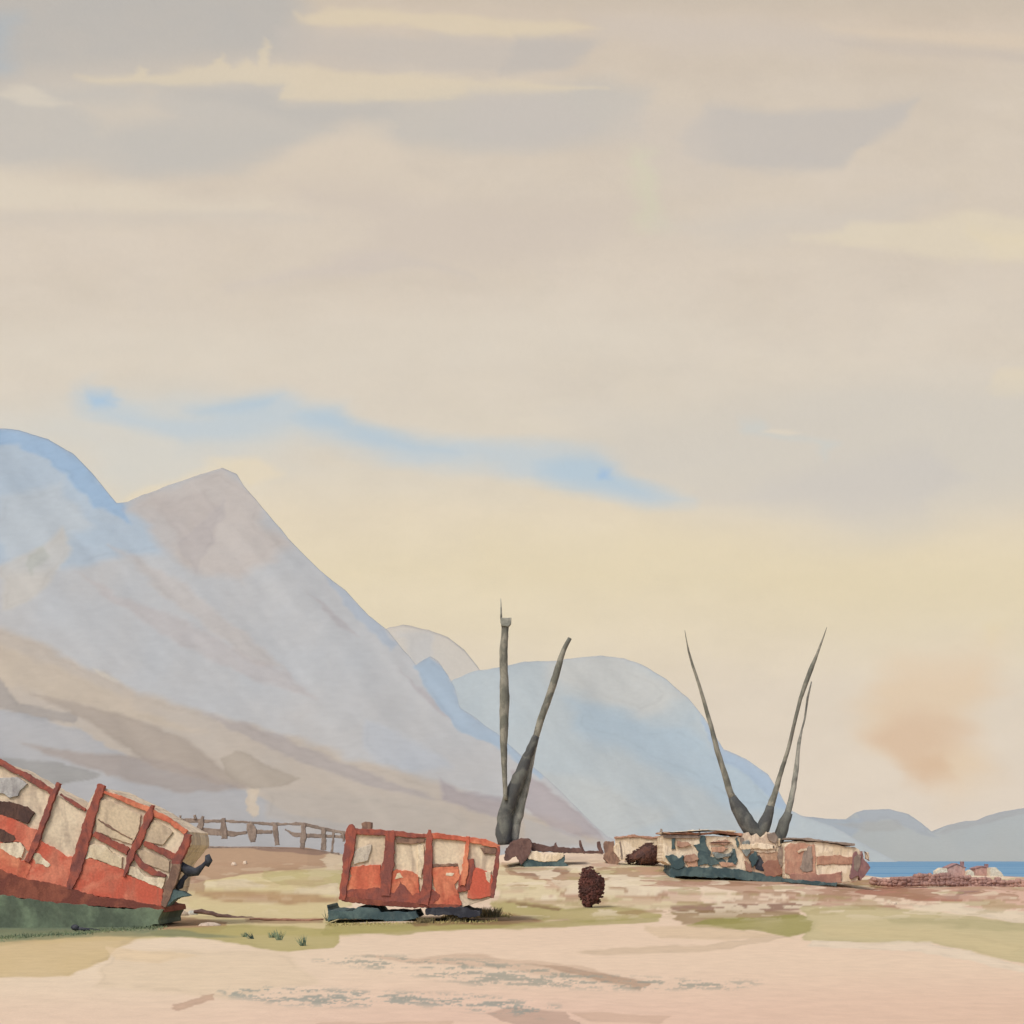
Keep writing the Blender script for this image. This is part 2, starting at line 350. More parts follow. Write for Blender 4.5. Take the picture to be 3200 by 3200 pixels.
R1 = [(-3000, 2690), (-2400, 2480), (-1500, 2180), (-900, 1750), (-300, 1400), (-60, 1340), (0, 1338), (60, 1344), (150, 1372), (230, 1420), (290, 1480), (330, 1532), (365, 1572), (400, 1568), (450, 1545), (560, 1505), (640, 1478), (695, 1462), (740, 1482), (762, 1520), (800, 1560), (850, 1620), (900, 1682), (960, 1742), (1000, 1782), (1080, 1845), (1150, 1922), (1210, 1966), (1250, 2018), (1300, 2078), (1322, 2062), (1345, 2050), (1370, 2066), (1400, 2110), (1422, 2150), (1437, 2210), (1480, 2240), (1550, 2290), (1620, 2352), (1700, 2425), (1760, 2480), (1810, 2530), (1850, 2570), (1900, 2615), (1960, 2645), (2150, 2700)]
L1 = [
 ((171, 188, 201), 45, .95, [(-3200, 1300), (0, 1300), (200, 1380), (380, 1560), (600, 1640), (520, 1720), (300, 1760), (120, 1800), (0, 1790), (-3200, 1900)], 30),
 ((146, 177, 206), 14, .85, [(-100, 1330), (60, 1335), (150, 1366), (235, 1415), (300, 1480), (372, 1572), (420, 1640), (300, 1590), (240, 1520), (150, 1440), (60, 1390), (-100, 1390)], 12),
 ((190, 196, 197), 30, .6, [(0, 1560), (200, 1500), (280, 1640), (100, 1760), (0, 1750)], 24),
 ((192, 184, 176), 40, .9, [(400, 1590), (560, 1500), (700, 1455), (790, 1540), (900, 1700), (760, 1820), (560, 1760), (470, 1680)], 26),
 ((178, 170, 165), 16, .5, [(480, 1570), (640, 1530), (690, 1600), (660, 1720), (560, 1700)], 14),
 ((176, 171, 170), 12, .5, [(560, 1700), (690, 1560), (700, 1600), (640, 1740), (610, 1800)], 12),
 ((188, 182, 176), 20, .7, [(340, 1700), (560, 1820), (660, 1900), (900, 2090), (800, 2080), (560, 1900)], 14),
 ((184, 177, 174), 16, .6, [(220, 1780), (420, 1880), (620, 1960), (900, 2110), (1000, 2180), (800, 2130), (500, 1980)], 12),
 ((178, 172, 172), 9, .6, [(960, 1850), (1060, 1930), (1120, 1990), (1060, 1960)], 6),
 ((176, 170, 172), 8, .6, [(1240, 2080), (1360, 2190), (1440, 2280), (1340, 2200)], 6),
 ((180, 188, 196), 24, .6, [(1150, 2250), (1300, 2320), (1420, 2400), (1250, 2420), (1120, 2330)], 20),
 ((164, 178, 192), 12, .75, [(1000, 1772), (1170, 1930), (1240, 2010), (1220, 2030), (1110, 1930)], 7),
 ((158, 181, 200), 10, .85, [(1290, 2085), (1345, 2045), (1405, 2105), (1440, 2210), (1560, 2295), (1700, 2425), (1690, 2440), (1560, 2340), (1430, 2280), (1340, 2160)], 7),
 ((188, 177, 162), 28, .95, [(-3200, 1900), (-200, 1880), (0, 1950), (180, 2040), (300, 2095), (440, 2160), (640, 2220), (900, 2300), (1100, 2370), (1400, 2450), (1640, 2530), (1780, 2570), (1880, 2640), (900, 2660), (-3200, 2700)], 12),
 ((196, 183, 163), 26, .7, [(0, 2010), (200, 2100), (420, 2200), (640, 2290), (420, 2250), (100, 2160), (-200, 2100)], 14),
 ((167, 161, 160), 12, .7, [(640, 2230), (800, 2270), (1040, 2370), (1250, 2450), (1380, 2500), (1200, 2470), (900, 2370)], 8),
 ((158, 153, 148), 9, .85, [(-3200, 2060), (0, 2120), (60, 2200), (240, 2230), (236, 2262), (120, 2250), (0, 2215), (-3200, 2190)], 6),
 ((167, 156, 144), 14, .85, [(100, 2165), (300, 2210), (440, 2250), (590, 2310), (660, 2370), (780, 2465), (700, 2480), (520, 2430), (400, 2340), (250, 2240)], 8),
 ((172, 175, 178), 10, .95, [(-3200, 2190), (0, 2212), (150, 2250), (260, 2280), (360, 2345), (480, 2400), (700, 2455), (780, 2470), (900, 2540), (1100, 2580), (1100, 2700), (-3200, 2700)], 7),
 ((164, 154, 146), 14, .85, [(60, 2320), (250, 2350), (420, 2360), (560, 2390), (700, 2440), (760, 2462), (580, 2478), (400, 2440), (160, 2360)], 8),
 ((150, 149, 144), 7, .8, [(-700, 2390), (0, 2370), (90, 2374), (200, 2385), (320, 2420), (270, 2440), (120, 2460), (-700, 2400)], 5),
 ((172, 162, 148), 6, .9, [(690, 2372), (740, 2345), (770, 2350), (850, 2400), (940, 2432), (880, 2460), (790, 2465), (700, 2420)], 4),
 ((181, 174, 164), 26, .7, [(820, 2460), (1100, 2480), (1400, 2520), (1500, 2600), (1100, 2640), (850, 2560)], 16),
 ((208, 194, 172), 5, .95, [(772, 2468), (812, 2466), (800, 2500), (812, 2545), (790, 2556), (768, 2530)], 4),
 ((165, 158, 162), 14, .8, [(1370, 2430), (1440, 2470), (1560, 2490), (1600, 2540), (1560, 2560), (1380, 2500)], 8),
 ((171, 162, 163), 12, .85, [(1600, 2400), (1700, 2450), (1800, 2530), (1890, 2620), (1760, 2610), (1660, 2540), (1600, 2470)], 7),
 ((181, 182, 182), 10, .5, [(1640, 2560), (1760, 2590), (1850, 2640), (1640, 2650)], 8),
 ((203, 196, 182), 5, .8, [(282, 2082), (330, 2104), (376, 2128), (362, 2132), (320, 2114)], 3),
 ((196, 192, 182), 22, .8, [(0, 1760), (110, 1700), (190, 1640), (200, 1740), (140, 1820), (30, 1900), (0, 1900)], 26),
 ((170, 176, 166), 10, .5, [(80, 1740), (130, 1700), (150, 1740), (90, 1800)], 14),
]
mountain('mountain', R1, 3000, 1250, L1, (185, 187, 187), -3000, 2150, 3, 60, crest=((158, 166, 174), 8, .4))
mountain('mountain', [(1000, 2300), (1180, 1980), (1215, 1962), (1260, 1952), (1340, 1968), (1400, 1992), (1450, 2030), (1490, 2080), (1540, 2160), (1700, 2400), (1800, 2690)], 8000, 7000,
         [((196, 197, 196), 20, .6, [(1250, 1980), (1350, 1990), (1350, 2050), (1300, 2080)])], (209, 202, 189), 1000, 1800, 31, 60, rows=60, crest=((172, 170, 168), 5, .9))
R3 = [(1150, 2690), (1350, 2170), (1420, 2122), (1480, 2098), (1560, 2085), (1640, 2066), (1720, 2068), (1800, 2055), (1880, 2048), (1950, 2056), (2020, 2084), (2080, 2122), (2150, 2180), (2200, 2242), (2230, 2290), (2262, 2342), (2330, 2370), (2400, 2418), (2436, 2476), (2466, 2530), (2520, 2556), (2600, 2580), (2800, 2692)]
L3 = [((198, 198, 191), 60, .8, [(1700, 2040), (1900, 2030), (2030, 2080), (2140, 2180), (2000, 2240), (1850, 2190), (1700, 2130)], 20),
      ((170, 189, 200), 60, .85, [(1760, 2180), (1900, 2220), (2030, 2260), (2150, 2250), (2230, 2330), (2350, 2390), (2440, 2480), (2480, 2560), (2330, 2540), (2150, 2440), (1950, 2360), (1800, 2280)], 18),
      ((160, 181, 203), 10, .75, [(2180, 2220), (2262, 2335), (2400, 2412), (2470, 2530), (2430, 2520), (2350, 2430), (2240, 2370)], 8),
      ((190, 193, 188), 40, .6, [(1500, 2400), (1900, 2450), (2100, 2560), (1900, 2650), (1500, 2600)], 30)]
mountain('mountain', R3, 5600, 4300, L3, (182, 192, 194), 1150, 2800, 53, 90, rows=150, crest=((168, 174, 180), 6, .6))
R4 = [(2300, 2600), (2470, 2545), (2520, 2550), (2580, 2560), (2660, 2560), (2672, 2540), (2700, 2530), (2780, 2528), (2840, 2544), (2880, 2572), (2915, 2603), (2935, 2592), (2960, 2578), (3010, 2568), (3060, 2562), (3080, 2550), (3140, 2535), (3200, 2525), (3400, 2500), (3700, 2550), (4000, 2590), (4400, 2620)]
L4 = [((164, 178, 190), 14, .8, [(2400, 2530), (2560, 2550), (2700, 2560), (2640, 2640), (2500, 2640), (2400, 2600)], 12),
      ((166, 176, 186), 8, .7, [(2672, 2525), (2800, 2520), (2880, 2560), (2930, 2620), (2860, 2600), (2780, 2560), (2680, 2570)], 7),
      ((170, 172, 170), 10, .6, [(2600, 2570), (2800, 2560), (2840, 2590), (2700, 2600)], 8),
      ((168, 170, 172), 8, .6, [(2920, 2610), (3000, 2560), (3200, 2520), (3200, 2545), (3000, 2590)], 6)]
mountain('mountain', R4, 6400, 5200, L4, (178, 186, 186), 2300, 4400, 71, 50, rows=90, crest=((160, 168, 180), 4, .6))

# ------------------------------------------------------------------ water
ms = bpy.data.materials.new('sea_water'); ms.use_nodes = True
def sea_mat(m):
    N = m.node_tree.nodes; Lk = m.node_tree.links; b = N['Principled BSDF']; b.inputs['Roughness'].default_value = .6; b.inputs['Specular IOR Level'].default_value = .06
    tc = N.new('ShaderNodeTexCoord'); mp = N.new('ShaderNodeMapping'); mp.inputs['Scale'].default_value = (.004, .02, 1)
    n = N.new('ShaderNodeTexNoise'); n.inputs['Scale'].default_value = 1.2; n.inputs['Detail'].default_value = 6
    r = N.new('ShaderNodeValToRGB'); r.color_ramp.elements[0].position = .38; r.color_ramp.elements[1].position = .62
    r.color_ramp.elements[0].color = (.07, .25, .48, 1); r.color_ramp.elements[1].color = (.20, .38, .54, 1)
    Lk.new(tc.outputs['Object'], mp.inputs[0]); Lk.new(mp.outputs[0], n.inputs['Vector']); Lk.new(n.outputs['Fac'], r.inputs[0]); Lk.new(r.outputs[0], b.inputs['Base Color'])
    w = N.new('ShaderNodeTexNoise'); w.inputs['Scale'].default_value = .6; w.inputs['Detail'].default_value = 4
    bp = N.new('ShaderNodeBump'); bp.inputs['Strength'].default_value = .5; bp.inputs['Distance'].default_value = .4
    Lk.new(tc.outputs['Object'], w.inputs['Vector']); Lk.new(w.outputs['Fac'], bp.inputs['Height']); Lk.new(bp.outputs[0], b.inputs['Normal'])
sea_mat(ms)
o = mesh('sea', [(-14000, 130, SEA), (14000, 130, SEA), (14000, 20000, SEA), (-14000, 20000, SEA)], [(0, 1, 2, 3)], ms); o['kind'] = 'structure'

# ------------------------------------------------------------------ terrain
CX = [-3000, 0, 600, 800, 960, 1040, 1100, 1550, 1620, 1860, 1960, 2060, 2140, 2300, 2500, 2700, 2760, 2900, 3050, 3200, 6000]
CY = [2640, 2645, 2648, 2646, 2650, 2664, 2676, 2676, 2664, 2664, 2676, 2680, 2700, 2704, 2712, 2742, 2752, 2748, 2744, 2750, 2760]
YC = 85.
def terrain(u, Y):
    px = u / K + 1600
    zc = H - (np.interp(px, CX, CY) - HZ) * K * YC
    r = sstep(48, YC, Y)
    z = zc * r
    z = z + fbm(u * Y / 6., Y / 9., 5, 4) * .10 * sstep(10, 40, Y) * (1 - .6 * r) + fbm(u * Y / 1.3, Y / 1.6, 8, 3) * .02 * (1 - r)
    f = sstep(YC + 6, 330, Y)
    return z * (1 - f) + (-9.0) * f
def proj(u, Y): return HZ - (terrain(u, Y) - H) / (K * Y)
def hit(px, py):
    """distance at which the ground appears at this place of the photograph"""
    u = (px - 1600) * K; Ys = np.linspace(8, YC + 3, 4000); P = proj(np.full_like(Ys, u), Ys)
    i = np.argmax(P <= py)
    return float(Ys[i]) if P[i] <= py else YC
def gpt(px, py):
    Y = hit(px, py); u = (px - 1600) * K; return Vector((u * Y, Y, float(terrain(np.array([u]), np.array([Y]))[0])))
GW = [
 # lawn and grass washes
 ((203, 189, 145), 14, .95, [(-500, 2700), (640, 2720), (1100, 2690), (1100, 2920), (700, 2925), (-500, 2960)], 8),
 ((208, 195, 158), 10, .9, [(1540, 2700), (2100, 2700), (2200, 2840), (1540, 2850)], 8),
 ((174, 145, 118), 7, .95, [(-500, 2600), (1000, 2600), (1100, 2680), (1050, 2702), (1000, 2715), (880, 2722), (760, 2735), (690, 2748), (600, 2760), (-500, 2760)], 4),
 ((212, 196, 168), 5, .85, [(1000, 2688), (1080, 2650), (1090, 2720), (1020, 2722)], 4),
 ((141, 116, 102), 4, .85, [(600, 2630), (800, 2640), (860, 2642), (1000, 2655), (1060, 2664), (1000, 2674), (900, 2664), (780, 2652), (620, 2650)], 3),
 ((160, 128, 108), 5, .7, [(500, 2720), (640, 2748), (640, 2790), (560, 2790), (500, 2770)], 4),
 ((178, 168, 118), 8, .7, [(820, 2722), (1080, 2715), (1080, 2760), (960, 2775), (860, 2765)], 6),
 ((214, 201, 170), 7, .85, [(650, 2752), (760, 2748), (860, 2776), (700, 2780), (640, 2770)], 5),
 ((217, 202, 172), 6, .85, [(900, 2782), (1070, 2760), (1070, 2795), (960, 2800)], 5),
 ((172, 140, 104), 8, .85, [(600, 2782), (760, 2788), (900, 2792), (1060, 2804), (1060, 2822), (880, 2828), (720, 2818), (600, 2800)], 5),
 ((214, 196, 168), 7, .9, [(500, 2840), (560, 2832), (620, 2850), (600, 2865), (500, 2862)], 5),
 ((166, 132, 102), 7, .9, [(480, 2862), (640, 2870), (700, 2880), (690, 2910), (560, 2915), (480, 2905)], 6),
 ((150, 118, 98), 5, .7, [(760, 2868), (1010, 2870), (1010, 2884), (780, 2886)], 4),
 ((171, 162, 104), 8, .9, [(480, 2905), (640, 2895), (760, 2890), (1060, 2905), (1080, 2930), (1050, 2960), (900, 2972), (760, 2955), (640, 2935), (480, 2930)], 6),
 ((176, 166, 112), 8, .9, [(1010, 2880), (1300, 2885), (1500, 2870), (1720, 2890), (1600, 2898), (1400, 2905), (1250, 2915), (1060, 2915)], 6),
 # dark green grass, with the near boat's shadow painted into its colour
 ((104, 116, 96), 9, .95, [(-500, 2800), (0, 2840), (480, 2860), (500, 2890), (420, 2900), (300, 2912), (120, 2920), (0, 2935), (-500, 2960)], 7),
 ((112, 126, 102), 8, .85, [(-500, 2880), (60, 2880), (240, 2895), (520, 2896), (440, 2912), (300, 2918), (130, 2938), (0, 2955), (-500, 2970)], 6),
 ((200, 179, 135), 10, .9, [(-500, 2945), (60, 2935), (300, 2912), (480, 2915), (380, 2960), (350, 3000), (200, 3050), (-500, 3060)], 7),
 ((214, 196, 168), 20, .6, [(360, 2960), (900, 2980), (1000, 3060), (700, 3120), (300, 3080)], 12),
 # middle ground
 ((171, 138, 113), 7, .8, [(1570, 2695), (1660, 2700), (1780, 2712), (1750, 2740), (1640, 2745), (1600, 2735)], 6),
 ((193, 158, 138), 6, .7, [(1700, 2750), (1800, 2755), (1770, 2780), (1720, 2775)], 5),
 ((217, 202, 175), 7, .8, [(1720, 2735), (2000, 2720), (2060, 2760), (2040, 2795), (1860, 2790), (1720, 2765)], 6),
 ((206, 187, 162), 6, .7, [(1640, 2690), (1800, 2680), (1960, 2690), (1900, 2712), (1700, 2712)], 5),
 ((168, 158, 100), 8, .85, [(1550, 2815), (1700, 2822), (1760, 2840), (1900, 2835), (2080, 2850), (2060, 2866), (1860, 2880), (1700, 2880), (1560, 2868), (1540, 2840)], 6),
 ((130, 104, 74), 5, .8, [(1560, 2815), (1640, 2822), (1752, 2838), (1740, 2846), (1640, 2834)], 4),
 ((150, 118, 86), 7, .85, [(1400, 2860), (1550, 2850), (1660, 2868), (1700, 2882), (1560, 2890), (1400, 2885)], 5),
 ((190, 165, 140), 6, .6, [(1640, 2880), (1780, 2872), (1800, 2890), (1700, 2900)], 5),
 ((150, 122, 82), 5, .6, [(1900, 2850), (2050, 2840), (2080, 2852), (1960, 2860)], 4),
 ((166, 130, 106), 4, .9, [(2060, 2742), (2100, 2750), (2240, 2752), (2400, 2766), (2420, 2782), (2380, 2800), (2330, 2784), (2240, 2772), (2080, 2768)], 4),
 ((164, 156, 98), 8, .8, [(1020, 2892), (1200, 2890), (1420, 2884), (1760, 2876), (2060, 2862), (2050, 2880), (1760, 2900), (1420, 2906), (1230, 2922), (1020, 2922)], 5),
 ((138, 112, 82), 5, .85, [(1290, 2872), (1420, 2866), (1560, 2858), (1700, 2874), (1620, 2892), (1440, 2890), (1300, 2892)], 5),
 ((146, 118, 100), 5, .85, [(1580, 2702), (1680, 2708), (1790, 2712), (1770, 2732), (1660, 2738), (1590, 2728)], 5),
 ((126, 134, 104), 8, .8, [(-300, 2905), (300, 2905), (560, 2905), (760, 2925), (560, 2930), (300, 2925), (60, 2940), (-300, 2960)], 6),
 # right: pinks, browns, the dark furrow
 ((221, 203, 178), 8, .9, [(2050, 2760), (2500, 2770), (2520, 2810), (2360, 2818), (2060, 2800)], 6),
 ((184, 150, 126), 6, .85, [(2070, 2735), (2200, 2740), (2420, 2765), (2420, 2790), (2340, 2795), (2240, 2770), (2080, 2762)], 5),
 ((206, 178, 156), 6, .75, [(2060, 2790), (2190, 2790), (2190, 2830), (2060, 2815)], 5),
 ((136, 104, 88), 7, .9, [(2090, 2828), (2200, 2822), (2360, 2826), (2480, 2822), (2560, 2815), (2566, 2836), (2460, 2846), (2300, 2856), (2140, 2858), (2080, 2845)], 6),
 ((142, 118, 82), 9, .85, [(2080, 2845), (2300, 2842), (2480, 2848), (2500, 2868), (2300, 2888), (2130, 2886)], 6),
 ((150, 146, 84), 8, .9, [(2200, 2878), (2400, 2865), (2520, 2862), (2590, 2890), (2575, 2912), (2480, 2930), (2400, 2918), (2160, 2892)], 6),
 ((188, 156, 134), 6, .85, [(2460, 2782), (2700, 2770), (2700, 2830), (2560, 2836), (2460, 2818)], 5),
 ((170, 122, 102), 6, .95, [(2660, 2745), (2760, 2750), (3000, 2765), (3060, 2790), (3000, 2825), (2880, 2815), (2780, 2805), (2680, 2790)], 5),
 ((198, 160, 142), 5, .85, [(2820, 2768), (3020, 2768), (3010, 2795), (2920, 2805), (2840, 2790)], 4),
 ((150, 124, 116), 5, .8, [(2940, 2800), (3020, 2775), (3060, 2760), (3100, 2765), (3040, 2795), (2990, 2815)], 4),
 ((206, 172, 152), 7, .9, [(3000, 2800), (3100, 2770), (3300, 2760), (3300, 2860), (3150, 2845), (3010, 2830)], 6),
 ((216, 198, 172), 4, .8, [(3040, 2795), (3110, 2782), (3150, 2800), (3060, 2812)], 4),
 ((162, 118, 98), 5, .8, [(2670, 2826), (2800, 2828), (2830, 2842), (2740, 2848)], 4),
 ((194, 182, 142), 8, .95, [(2480, 2832), (2700, 2830), (2860, 2842), (3000, 2860), (3200, 2885), (3400, 2900), (3400, 3060), (3200, 3012), (3040, 2975), (2900, 2945), (2700, 2950), (2500, 2935), (2540, 2890)], 4),
 ((178, 170, 130), 12, .7, [(2740, 2868), (3000, 2870), (3250, 2890), (3250, 2915), (2980, 2896), (2760, 2890)], 9),
 ((202, 187, 146), 14, .6, [(2560, 2890), (2900, 2900), (3200, 2950), (3200, 3000), (2900, 2940), (2600, 2930)], 9),
 ((222, 207, 182), 5, .95, [(2840, 2824), (3000, 2830), (3100, 2845), (3300, 2858), (3300, 2890), (3150, 2876), (2960, 2850), (2850, 2836)], 4),
 ((222, 208, 186), 5, .85, [(2540, 2936), (2700, 2946), (2900, 2942), (3020, 2975), (3200, 3018), (3400, 3065), (3400, 3085), (3180, 3035), (3000, 2995), (2880, 2972), (2700, 2968), (2540, 2958)], 4),
 ((190, 170, 142), 6, .5, [(1780, 2970), (2200, 2950), (2400, 2920), (2460, 2930), (2300, 2965), (1900, 2985)], 6),
 ((208, 186, 155), 8, .7, [(2000, 2895), (2200, 2895), (2420, 2920), (2300, 2940), (2050, 2930)], 6),
 # foreground stains on the sand
 ((198, 172, 148), 6, .6, [(1080, 2990), (1500, 2985), (1800, 3015), (2030, 3075), (2000, 3095), (1700, 3040), (1400, 3015)], 8),
 ((176, 150, 128), 5, .75, [(1640, 3012), (1780, 3022), (1960, 3055), (2035, 3070), (2010, 3095), (1960, 3080), (1800, 3045)], 5),
 ((190, 160, 138), 5, .8, [(535, 3150), (600, 3122), (680, 3105), (660, 3125), (560, 3160)], 4),
 ((178, 152, 136), 6, .7, [(1520, 3165), (1620, 3150), (1780, 3160), (1800, 3200), (1760, 3300), (1600, 3300), (1620, 3200)], 8),
 ((192, 164, 142), 6, .55, [(1780, 3160), (2100, 3178), (2060, 3200), (1840, 3190)], 5),
 ((200, 172, 148), 6, .5, [(1000, 3195), (1420, 3190), (1400, 3210), (1000, 3215)], 5),
 ((222, 200, 165), 8, .7, [(330, 2958), (480, 2972), (620, 2985), (500, 3010), (350, 3000)], 5),
]
def build_ground():
    us = np.concatenate([np.linspace(-3.2, -.42, 60)[:-1], np.linspace(-.42, .42, 1250), np.linspace(.42, 3.2, 60)[1:]])
    tn = np.linspace(H / 6., H / 60., 330)   # equal steps of slope: near rows
    Ys = np.concatenate([[1.5, 2.5, 3.5, 5], H / tn, np.linspace(60, YC + 8, 190)[1:], np.linspace(YC + 10, 400, 50)])
    U, Y = np.meshgrid(us, Ys)
    Z = terrain(U, Y)
    PX = U / K + 1600; PY = HZ - (Z - H) / (K * Y)
    x = PX.ravel(); y = np.clip(PY.ravel(), 2500, 3600)
    b0 = lin((222, 200, 176)); b1 = lin((219, 191, 171)); b2 = lin((222, 205, 180))
    f = sstep(3000, 3190, y)[:, None]; g = sstep(1600, 300, x)[:, None]
    col = b0 * (1 - f) + b1 * f; col = col * (1 - g * (1 - f * .5)) + b2 * g * (1 - f * .5)
    q = sstep(1500, 3200, x)[:, None]; col = col * (1 - q * .5 * f) + lin((214, 187, 162)) * q * .5 * f
    col *= (1 + .02 * fbm(x / 130., y / 25., 2, 5))[:, None]
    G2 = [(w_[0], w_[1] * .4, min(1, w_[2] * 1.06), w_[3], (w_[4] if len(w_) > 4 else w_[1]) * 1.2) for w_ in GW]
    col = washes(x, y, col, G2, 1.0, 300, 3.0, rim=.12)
    # dry seaweed and grit dragged across the sand: broken grey green streaks
    def streak(P, c, al, sd):
        d = sdist(x, y, P); m = sstep(-14, 12, d)
        n = fbm(x / 70., y / 9., sd, 5, .6); n2 = fbm(x / 9., y / 4., sd + 1, 3)
        a = m * sstep(-.06, .26, n + n2 * .4) * al
        return a[:, None], lin(c)
    for P, c, al, sd in [([(980, 3000), (1150, 2985), (1500, 3000), (1650, 3020), (1900, 3050), (2380, 3070), (2300, 3090), (1950, 3092), (1500, 3080), (1250, 3040)], (146, 150, 138), .75, 21),
                         ([(680, 3095), (800, 3082), (1000, 3090), (1200, 3100), (1500, 3110), (1750, 3145), (1700, 3180), (1500, 3160), (1300, 3140), (1100, 3145), (900, 3140), (720, 3115)], (142, 150, 142), .8, 22)]:
        a, c = streak(P, c, al, sd); col = col * (1 - a) + c * a
    # earthy broken patches at the far side
    zone = sstep(2890, 2830, y) * sstep(2690, 2700, y)
    for sd, cc, lo, al in [(33, (158, 124, 98), .10, .7), (34, (222, 208, 182), .16, .8), (35, (164, 150, 104), .2, .5), (36, (186, 150, 130), .18, .6)]:
        sx = 60. if sd < 35 else 90.
        e = zone * sstep(lo, lo + .09, fbm(x / sx / 1.5, y / 15., sd, 5, .5)) * al * (sstep(1500, 1700, x) * .75 + .25)
        if sd in (33, 36): e = e * sstep(2850, 2800, y)
        col = col * (1 - e[:, None]) + lin(cc) * e[:, None]
    XYZ = np.stack([U * Y, Y, Z], -1)
    m = wash_mat('ground_wash', KG, 2.6, .07, bump=.35)
    o = grid_mesh('ground', XYZ, col.reshape(U.shape[0], U.shape[1], 3), m); o['kind'] = 'structure'
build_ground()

# ------------------------------------------------------------------ paints
M = {}
M['red'] = paint('weathered_red', (190, 95, 76), (206, 128, 104), 1.3, lo=.4, hi=.62)
M['red_dark'] = paint('old_dark_red', (156, 88, 74), (128, 80, 74), 2.2)
M['orange'] = paint('faded_orange_red', (208, 132, 102), (190, 102, 80), 1.1, lo=.42, hi=.6)
M['cream'] = paint('old_cream_boards', (212, 196, 172), (194, 177, 155), .9, lo=.44, hi=.66)
M['cream_pale'] = paint('pale_cream', (222, 208, 184), (205, 188, 160), 1.5)
M['maroon'] = paint('maroon_timber', (112, 66, 58), (140, 84, 68), 1.6)
M['green'] = paint('dark_green_keel', (84, 94, 80), (112, 126, 104), .8, lo=.4, hi=.62)
M['teal'] = paint('dark_teal_timber', (62, 80, 84), (86, 104, 104), 1.6)
M['black'] = paint('black_iron', (52, 54, 62), (70, 72, 78), 4)
M['dkbrown'] = paint('dark_brown_timber', (92, 72, 68), (112, 88, 82), 2)
M['brown'] = paint('brown_timber', (146, 118, 100), (122, 98, 86), 2)
M['greybrown'] = paint('grey_brown_timber', (128, 116, 106), (148, 134, 122), 2)
M['mast'] = paint('silvered_spar', (138, 136, 124), (106, 107, 98), 1.2)
M['mast_dark'] = paint('tarred_spar', (76, 78, 78), (104, 106, 100), 1.2)
M['mast_light'] = paint('pale_spar', (160, 160, 150), (128, 130, 122), 1.2)
M['dark'] = paint('dark_hollow', (96, 72, 64), (80, 62, 58), 3)
M['peat'] = paint('dark_peat', (98, 68, 58), (82, 62, 58), 3)
M['peat_warm'] = paint('red_brown_peat', (98, 62, 56), (80, 56, 52), 3)
M['pink'] = paint('pink_render', (192, 156, 142), (176, 136, 126), .2, k=.9)
M['pinkroof'] = paint('mauve_roof', (160, 126, 124), (150, 116, 112), .3)
M['stone'] = paint('mauve_stone', (170, 136, 124), (146, 116, 108), .9)
M['stone_pale'] = paint('pale_stone', (210, 194, 172), (190, 172, 152), 3)
M['tuft'] = paint('blue_green_blades', (124, 140, 112), (96, 118, 106), 6)
M['tuft_dark'] = paint('dark_blue_green_blades', (60, 78, 72), (80, 98, 88), 6)
M['olive'] = paint('olive_scrub', (138, 124, 90), (112, 104, 76), 6)

# ------------------------------------------------------------------ the near wagon (tilted)
def root_at(name, px, py, Y=None, label='', cat='', group=None):
    Y = Y or hit(px, py); u = (px - 1600) * K
    z = float(terrain(np.array([u]), np.array([Y]))[0])
    r = empty(name, (u * Y, Y, z)); tag(r, label, cat, group); return r, Y
r, Y = root_at('beached_boat', 250, 2898, None, 'large red and cream boat hull on a dark green keel, tipping down to the right', 'boat')
D = 2.2
W1 = r
# cream boarded body, a full box
slab('hull', [(-360, 2300), (-180, 2330), (0, 2392), (160, 2478), (262, 2535), (300, 2468), (330, 2464), (450, 2520), (592, 2600), (596, 2640), (548, 2700), (520, 2810), (400, 2800), (200, 2768), (0, 2740), (-360, 2700)], Y, D, M['cream'], r, 1.2)
f = Y - .05
slab('hull_planking', [(-360, 2560), (0, 2626), (70, 2690), (85, 2668), (124, 2622), (211, 2676), (266, 2676), (300, 2686), (385, 2716), (395, 2732), (455, 2752), (508, 2778), (512, 2836), (400, 2818), (212, 2785), (100, 2768), (0, 2742), (-360, 2700)], f, .055, M['red'], r, 2.4, 12)
slab('side_board', [(-360, 2480), (0, 2542), (48, 2556), (90, 2585), (120, 2600), (90, 2660), (60, 2632), (0, 2622), (-360, 2560)], f - .006, .06, M['red'], r, 2)
slab('side_board', [(-20, 2622), (30, 2640), (70, 2690), (100, 2706), (80, 2752), (-20, 2745)], f - .008, .06, M['orange'], r, 2.2)
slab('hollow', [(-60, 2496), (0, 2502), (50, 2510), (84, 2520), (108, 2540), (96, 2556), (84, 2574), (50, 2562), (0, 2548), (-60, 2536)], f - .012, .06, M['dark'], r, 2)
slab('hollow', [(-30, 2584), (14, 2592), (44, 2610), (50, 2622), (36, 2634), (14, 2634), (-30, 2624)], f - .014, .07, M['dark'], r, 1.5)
slab('patch_board', [(-60, 2436), (0, 2430), (50, 2428), (86, 2450), (62, 2470), (56, 2488), (30, 2494), (10, 2480), (-60, 2470)], f - .004, .05, paint('grey_board', (176, 174, 172), (164, 162, 160), 2), r, 1.5)
for P in [[(101, 2664), (124, 2668), (158, 2704), (150, 2710), (110, 2700)], [(270, 2650), (290, 2640), (330, 2642), (350, 2664), (384, 2678), (380, 2714), (345, 2704), (310, 2690), (280, 2680), (266, 2686)],
          [(402, 2706), (430, 2712), (455, 2738), (480, 2742), (518, 2742), (506, 2778), (470, 2764), (400, 2734)], [(0, 2634), (66, 2632), (76, 2650), (68, 2682), (50, 2684), (20, 2664), (0, 2652)]]:
    slab('cream_plank', P, f - .012, .06, M['cream_pale'], r, 1.6)
